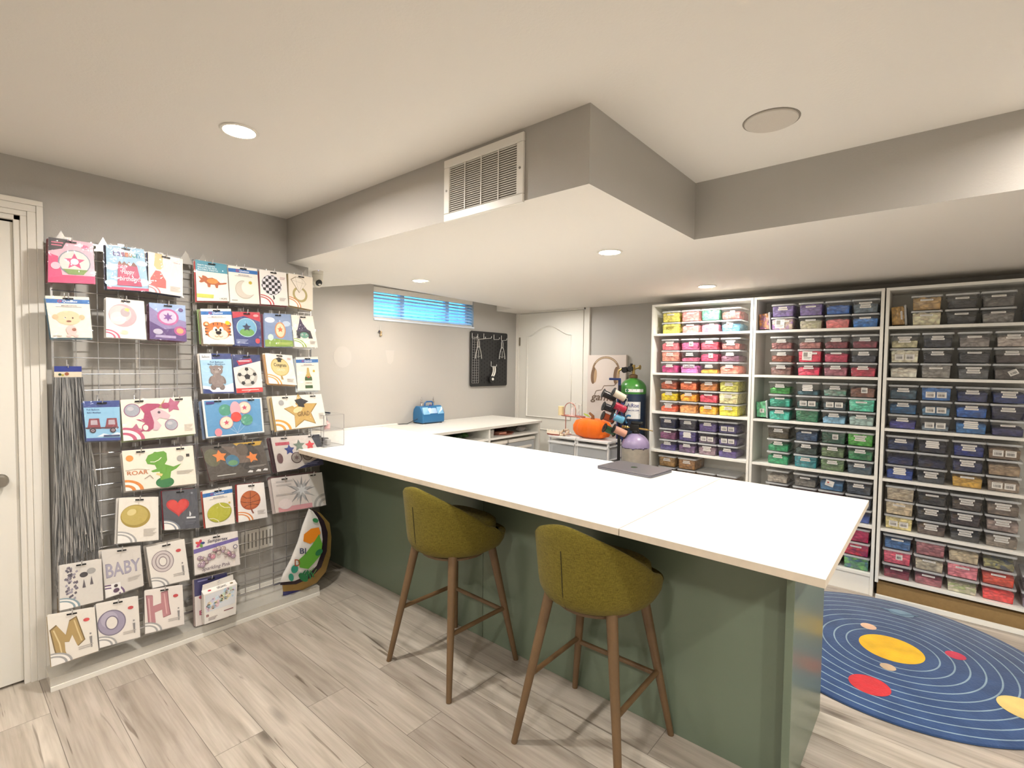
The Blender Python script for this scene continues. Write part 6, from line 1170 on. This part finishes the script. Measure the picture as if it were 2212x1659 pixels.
# plush pumpkin
c = P3(1284, 935, 3.88); c = Vector((c.x, 3.84, tz)); t = thing('plush_pumpkin', 'squashed bright orange plush pumpkin lying on the drawer towers', 'plush toy', c)
hh = .175; rx = .19
m = MB(); n = 72; pr = [(.02, .02), (.5, .0), (.85, .12), (1.0, .35), (1.0, .6), (.86, .85), (.5, .98), (.18, .93), (0, .88)]
m.lathe([(r * rx, z * hh) for r, z in pr], c, n, sy=.55, lobes=8, amp=.13); m.build('body', mat('orange_plush', 'ec6e0c', .95, bump=1, bscale=180, sheen=.15), t, smooth=75)
m = MB(); m.tube([c + Vector((0, 0, hh * .86)), c + Vector((.005, 0, hh + .02)), c + Vector((-.03, 0, hh + .045))], .014, 10, radii=[.022, .014, .01]); m.build('stem', mat('plush_brown', '8a5a36', .9), t, smooth=60)
m = MB(); m.prism([(0, 0), (.04, .02), (.08, .0), (.05, -.018)], c + Vector((-.01, -.02, hh + .008)), (-1, .2, .35), (0, 1, .1), (0, 0, .004)); m.build('felt_leaf', mat('felt_leaf', 'a0ad3c', .9), t)
# two-tier rose gold tray with toiletries
q = P3(1238, 900, 3.86); tx, ty = q.x, 3.86; zt = P3(1238, 900, 3.86).z
t = thing('tiered_tray', 'rose gold tiered wire tray with an arched handle behind the orange pumpkin', 'tray', (tx, ty, tz)); M_rg = mat('rose_gold', 'c98a7c', .3, .6)
px0 = P3(1226, 910, 3.89).x
m = MB(); m.cyl((px0, ty, tz + .004), (px0, ty, zt + .002), .004, n=8); m.build('pole', M_rg, t)
m = MB(); m.lathe([(0, .0), (.055, 0), (.06, .003), (0, .004)], (px0, ty, tz), 24); m.build('foot', M_rg, t)
m = MB(); m.lathe([(0, 0), (.12, 0), (.128, .008), (.125, .010), (.118, .003), (0, .003)], (tx - .0, ty, zt), 32, sx=1.05, sy=.4); m.build('tray_plate', M_rg, t, smooth=40)
m = MB(); x0, x1 = P3(1225, 880, 3.89).x, P3(1249, 880, 3.89).x; r = (x1 - x0) / 2; zz = P3(1237, 882, 3.89).z
m.tube([(x0, ty - .01, zt + .004)] + [((x0 + x1) / 2 - r * cos(pi * i / 10), ty - .01, zz - .008 + r * sin(pi * i / 10)) for i in range(11)] + [(x1, ty - .01, zt + .004)], .004, 6); m.build('arched_handle', M_rg, t, smooth=60)
cx = P3(1216, 890, 3.89).x; cz = zt + .0038; top = P3(1216, 877, 3.89).z
m = MB(); m.lathe([(0, 0), (.027, 0), (.027, top - cz), (.02, top - cz - .002), (0, top - cz - .003)], (cx, ty, cz), 24); k = m.build('pillar_candle', mat('cream_wax', 'f0dca8', .5), None, smooth=40, loc=(cx, ty, cz)); tag(k, 'cream pillar candle standing on the left of the rose gold tray', 'candle')
def pump(x, y, z, h, lb, col, w=.026):
    t = thing('pump_bottle', lb, 'bottle', (x, y, z))
    m = MB(); m.lathe([(0, 0), (w, 0), (w, h * .55), (w * .5, h * .68), (w * .45, h * .72)], (x, y, z), 18); m.build('bottle_body', clear_mat('clear_' + col, col, .35, .1), t, smooth=40)
    m = MB(); m.lathe([(w * .5, h * .722), (w * .5, h * .8), (.004, h * .81), (.004, h * .97), (0, h * .97)], (x, y, z), 12); m.bar((x - .005, y, z + h * .985), (x + .035, y - .005, z + h * .975), .012, .009); m.build('pump_top', M_white, t, smooth=40)
bx = P3(1240, 898, 3.89).x; pump(bx, ty + .005, zt + .0036, P3(1240, 871, 3.89).z - zt, 'clear pump bottle with a white top inside the tray handle', 'efe4e6', .022)
bx = P3(1263, 898, 4.04).x; pump(bx, 3.935, tz, P3(1263, 871, 4.09).z - tz, 'clear pump bottle with a white top between the tray and the canvas', 'f0e6e8', .02)
# small things at the left front of the towers
c = P3(1224, 936, 3.80); c = Vector((c.x, 3.762, tz)); t = thing('striped_scrunchie', 'beige and brown striped loop lying left of the orange pumpkin', 'hair accessory', c)
m = MB(); m.tube([c + Vector((.042 * cos(i * pi / 8), .02 * sin(i * pi / 8), .03 + .026 * sin(i * pi / 8 + .5))) for i in range(16)], .011, 10, closed=True); m.build('loop', mat('beige_felt', 'cbb39a', .8), t, smooth=60)
m = MB()
for i in (1, 5, 9, 13): p = c + Vector((.042 * cos(i * pi / 8), .02 * sin(i * pi / 8), .03 + .026 * sin(i * pi / 8 + .5))); m.lathe([(.0117, -.004), (.0117, .004)], p, 12, axis='x')
m.build('brown_band', mat('brown_felt', '5c4638', .8), t)
c = Vector((P3(1200, 936, 3.78).x, 3.756, tz)); t = thing('paper_crown', 'cream scalloped paper strip on a red brown dish at the left of the drawers', 'decoration', c)
m = MB(); m.lathe([(0, 0), (.075, 0), (.082, .012), (.075, .012), (0, .006)], c, 26, sy=.42); m.build('dish', mat('brick_dish', '9a4c42', .5), t, smooth=40)
m = MB(); out = [(-.07, 0)] + [(-.07 + i * .0175, .022 + (.018 if i % 2 == 0 else 0)) for i in range(9)] + [(.07, 0)]; m.prism(out, c + Vector((0, -.02, .010)), (1, 0, 0), (0, .25, 1), (0, .003, 0)); m.build('scalloped_strip', mat('cream_paper', 'e9dcc6', .7), t)
c = Vector((P3(1262, 930, 3.76).x - .08, 3.755, tz)); m = MB(); m.box((c.x - .05, c.y - .02, tz), (c.x + .05, c.y + .025, tz + .006)); k = m.build('folded_napkin', mat('white_paper', 'ece6e0', .7), None, bevel=.001, loc=tuple(c)); tag(k, 'small white folded paper beside the striped loop on the drawers', 'paper')

# ------------------------------------------------------------ gas cylinders, blue stand with ribbon spools
def ell_dome(r, z0, h, n=8, hole=.25): return [(r * cos(radians(90 * (1 - hole) * i / n)), z0 + h * sin(radians(90 * (1 - hole) * i / n))) for i in range(n + 1)]
GY = 4.13; gl, gr_ = ony(1341, 870, GY).x, ony(1394, 870, GY).x; gx = (gl + gr_) / 2; gr = (gr_ - gl) / 2 * .97
zs = ony(1367, 850, GY).z; ztop = ony(1367, 819, GY).z; zsh = ony(1367, 840, GY).z
t = thing('gas_cylinder', 'tall green and navy helium cylinder standing behind the ribbon spools', 'gas cylinder', (gx, GY, 0))
m = MB(); m.lathe([(0, 0), (gr * .95, .001), (gr, .01), (gr, zs)], (gx, GY, 0), 36); m.build('navy_body', mat('navy_enamel', '20324c', .3, coat=.3), t, smooth=40)
m = MB(); m.lathe([(gr * 1.001, zs)] + ell_dome(gr * 1.001, zsh, ztop - zsh + .01, 8, .22) + [(.035, ztop + .012)], (gx, GY, 0), 36); m.build('green_shoulder', mat('green_enamel', '3c832f', .3, coat=.3), t, smooth=40)
m = MB(); m.lathe([(.034, ztop + .005), (.038, ztop + .012), (.038, ztop + .035), (.03, ztop + .04), (.022, ztop + .045)], (gx, GY, 0), 20); m.build('neck_ring', mat('brown_brass', '7c6248', .45, .6), t, smooth=40)
def cylart(name, z0, z1, a0, a1, draw):
    asp = (z1 - z0) / (gr * radians(a1 - a0))
    A = Art(lambda u, v, L: (gx + (gr + .0008 + .0002 * L) * sin(radians(a0 + (a1 - a0) * u)), GY - (gr + .0008 + .0002 * L) * cos(radians(a0 + (a1 - a0) * u)), z1 - v * (z1 - z0)), asp); draw(A); return A.build(name, t)
def dl(A):
    for i in range(6): A.rect(i / 6, 0, (i + 1) / 6, 1, 'f1efec'); A.L -= 1
    A.L += 1; A.text('AiRise', .12, .10, .88, .33, '1d2f78'); A.lines(.3, .37, .9, .41, 1, '7a7f9a'); A.text('1.844.595.2288', .1, .46, .9, .55, '2c3c7c'); A.lines(.12, .6, .88, .68, 2, '6a7090'); A.rect(.05, .73, .95, .77, '1d2f78')
cylart('company_label', ony(1367, 905, GY - .1).z, ony(1367, 868, GY - .1).z, -6, 61, dl)
def d2_(A):
    for i in range(6): A.rect(i / 6, 0, (i + 1) / 6, 1, 'eeeeec'); A.L -= 1
    A.L += 1; A.poly([(.02, .5), (.12, -.1), (.22, .5), (.12, 1.1)], '1f7a56'); A.lines(.36, .2, .62, .5, 1, '3a3a3a'); A.lines(.3, .6, .8, .85, 1, '7a7a7a')
cylart('hazard_label', zs + .018, zs + .045, -8, 74, d2_)
# valve and regulator
M_br = mat('brass', 'b49a5e', .3, .85)
m = MB(); z = ztop + .045; m.cyl((gx, GY, z), (gx, GY, z + .085), .014, n=14); m.cyl((gx, GY, z + .045), (gx + .055, GY, z + .06), .008, n=10); m.lathe([(0, -.006), (.02, -.004), (.022, .004), (0, .006)], (gx + .06, GY, z + .062), 12, axis='x'); m.build('valve', M_br, t, smooth=40)
m = MB(); m.cyl((gx - .02, GY - .01, z + .035), (gx - .10, GY - .03, z + .045), .017, n=14); m.cyl((gx - .055, GY - .04, z + .04), (gx - .055, GY - .075, z + .035), .026, n=20); m.cyl((gx - .03, GY, z + .05), (gx - .02, GY, z + .095), .012, n=12); m.cyl((gx - .005, GY - .04, z + .05), (gx - .005, GY - .065, z + .05), .022, n=18); m.build('regulator', M_black, t, smooth=40)
m = MB(); m.cyl((gx - .10, GY - .03, z + .045), (gx - .125, GY - .035, z + .03), .009, n=10); m.cyl((gx - .125, GY - .035, z + .03), (gx - .13, GY - .04, z + .0), .006, n=10); m.build('outlet', M_br, t, smooth=40)
SYY = 3.72; sl, sr_ = ony(1346, 975, SYY).x, ony(1400, 975, SYY).x; sx = (sl + sr_) / 2; sr = (sr_ - sl) / 2; zt_ = ony(1372, 939, SYY).z; zsd = ony(1372, 962, SYY).z; zch = ony(1372, 966, SYY).z
t = thing('gas_cylinder', 'short cylinder with a lilac top and worn silver body in front of the tall one', 'gas cylinder', (sx, SYY, 0))
m = MB(); m.lathe([(0, 0), (sr * .95, .001), (sr, .01), (sr, zch)], (sx, SYY, 0), 36); m.build('silver_body', mat('worn_aluminium', 'b9b2a6', .35, .6, var=.2, vscale=30), t, smooth=40)
m = MB(); m.lathe([(sr * 1.002, zch)] + ell_dome(sr * 1.002, zsd, zt_ - zsd + .012, 8, .25) + [(.03, zt_ + .012)], (sx, SYY, 0), 36); m.build('lilac_top', mat('lilac_enamel', '9789ad', .35, coat=.3, var=.1, vscale=20), t, smooth=40)
m = MB()
for i in range(26):
    a_ = radians(-80 + i * 6.4); rr = random.Random(i); w = .004 + .006 * rr.random(); zc = zch - .004 + .01 * rr.random(); p = Vector((sx + (sr + .0006) * sin(a_), SYY - (sr + .0006) * cos(a_), zc)); m.prism([(w * cos(k * pi / 3), .5 * w * sin(k * pi / 3)) for k in range(6)], p, (cos(a_), sin(a_), 0), (0, 0, 1), (sin(a_) * .0006, -cos(a_) * .0006, 0))
m.build('chipped_paint', mat('chip_dark', '3a3048', .6), t)
m = MB(); m.box((sx - .045, SYY - .02, zt_ + .03), (sx + .035, SYY + .02, zt_ + .085)); m.cyl((sx - .04, SYY, zt_ + .095), (sx + .06, SYY, zt_ + .095), .014, n=12); m.cyl((sx, SYY, zt_ + .008), (sx, SYY, zt_ + .035), .03, n=16); m.build('black_valve_cap', M_black, t, bevel=.004)
m = MB(); m.cyl((sx + .03, SYY - .01, zt_ + .055), (sx + .11, SYY - .01, zt_ + .05), .008, n=10); m.cyl((sx + .11, SYY - .01, zt_ + .05), (sx + .15, SYY - .01, zt_ + .045), .004, n=10); m.build('nozzle', M_br, t, smooth=40)
m = MB(); m.lathe([(.010, 0), (.015, .01), (.011, .02), (.015, .03), (.010, .04), (.014, .05), (.006, .06), (.004, .075)], (sx - .12, SYY - .01, zt_ + .055), 12, axis='x'); m.build('side_fitting', M_br, t, smooth=40)
m = MB(); m.tube([(sx - .05 + .03 * cos(radians(a_)), SYY - .03, zt_ + .12 + .035 * sin(radians(a_))) for a_ in range(60, 250, 20)], .008, 8); m.build('blue_hose', mat('hose_blue', '3f7fae', .4), t, smooth=60)
# blue stand
M_nv = mat('blue_frame', '22356a', .35)
ux = ony(1338, 880, 3.99).x; uz = ony(1338, 820, 3.99).z
t = thing('blue_cylinder_cart', 'dark blue metal cart frame standing behind the ribbon spools', 'cart', (ux, 3.99, 0))
m = MB(); m.box((ux - .012, 3.978, .012), (ux + .012, 3.99, uz)); m.build('upright', M_nv, t, bevel=.002)
m = MB(); xa = ony(1316, 820, 3.97).x; m.box((xa, 3.965, uz - .006), (ux + .018, 3.977, uz + .014)); m.build('crossbar', M_nv, t, bevel=.003)
m = MB(); za, zb_ = ony(1340, 860, 3.97).z, .25; m.box((ux - .015, 3.967, zb_), (ux + .055, 3.9775, za)); m.build('back_plate', M_nv, t, bevel=.002)
m = MB(); m.box((ux - .06, 3.966, 0), (ux + .03, 4.0, .012)); m.build('foot_plate', M_nv, t, bevel=.002)
# ribbon spools on pegs
rxk = ony(1338, 900, 3.80).x; t = thing('spool_rack', 'slim black peg rack carrying the ribbon spools in front of the cart', 'rack', (rxk, 3.80, 0))
m = MB(); m.box((rxk - .01, 3.79, .3), (rxk + .01, 3.808, uz - .04)); m.build('post', M_black, t, bevel=.002)
m = MB(); m.box((rxk - .025, 3.76, .0), (rxk + .03, 3.895, .014)); m.box((rxk - .01, 3.79, .014), (rxk + .01, 3.808, .3)); m.build('rack_base', M_black, t, bevel=.002)
SP = [((1302, 849), (1329, 861), '19181a', 'black'), ((1324, 846.5), (1350, 861), 'd9cdb8', 'cream'), ((1303, 877), (1327, 886), '2b2a30', 'charcoal'), ((1325, 873.5), (1351, 886), 'b0203e', 'cherry red'),
      ((1301.5, 897.5), (1325, 907), 'b3502c', 'rust orange'), ((1321, 898), (1347, 908.5), '5fa6c8', 'light blue'), ((1305, 924), (1328, 934), '2f5a3a', 'dark green'), ((1325, 925.5), (1352, 938), 'd09a86', 'rose gold')]
for i, (f0, f1, col, cn) in enumerate(SP):
    y0 = 3.64 if i % 2 == 0 else 3.60; A0 = ony(*f0, y0); A1 = ony(*f1, y0 + .07); d = (A1 - A0).normalized(); L_ = (A1 - A0).length
    t = thing('ribbon_spool', 'reel of %s curling ribbon on the spool rack' % cn, 'ribbon reel', tuple(A0), 'ribbon reels on the rack')
    m = MB(); m.cyl(A0 + d * .006, A1 - d * .004, .030, n=24); m.build('wound_ribbon', mat('ribbon_' + col, col, .3, sheen=.2), t, smooth=40)
    m = MB(); m.cyl(A0, A0 + d * .005, .040, n=28); m.build('end_flange', M_black, t, smooth=40)
    m = MB(); m.cyl(A1 - d * .004, A1, .040, n=28); m.build('end_flange', M_black, t, smooth=40)
    m = MB(); m.cyl(A0 - d * .0012, A0 - d * .0002, .013, n=16); m.build('hub_hole', mat('hub_dark', '060606', .7), t)
    if i in (1, 3):
        p0, p1 = (((1349, 858), (1346, 879)), ((1333, 880), (1320, 908)))[i // 2]; a_, b_ = ony(*p0, 3.57), ony(*p1, 3.56)
        m = MB(); m.tube([a_, a_ + Vector((.03, -.01, -.01)), (a_ + b_) / 2 + Vector((.03, -.01, 0)), b_], .0022, 5); m.build('loose_end', MATS['ribbon_' + col], t, smooth=60)

# pale plastic thing cut by the left edge of the photograph
p = onz(2, 1572, 0); m = MB(); m.prism([(x * 1, y) for x, y in rrect(.22, .16, .04)], (p.x - .05, p.y - .13, 0), (1, 0, 0), (0, 1, 0), (0, 0, .05)); k = m.build('plastic_mat', mat('off_white_plastic', 'dedad2', .4), None, bevel=.008, loc=(p.x, p.y, 0)); tag(k, 'rounded off-white plastic pad on the floor at the left edge by the door', 'pad')
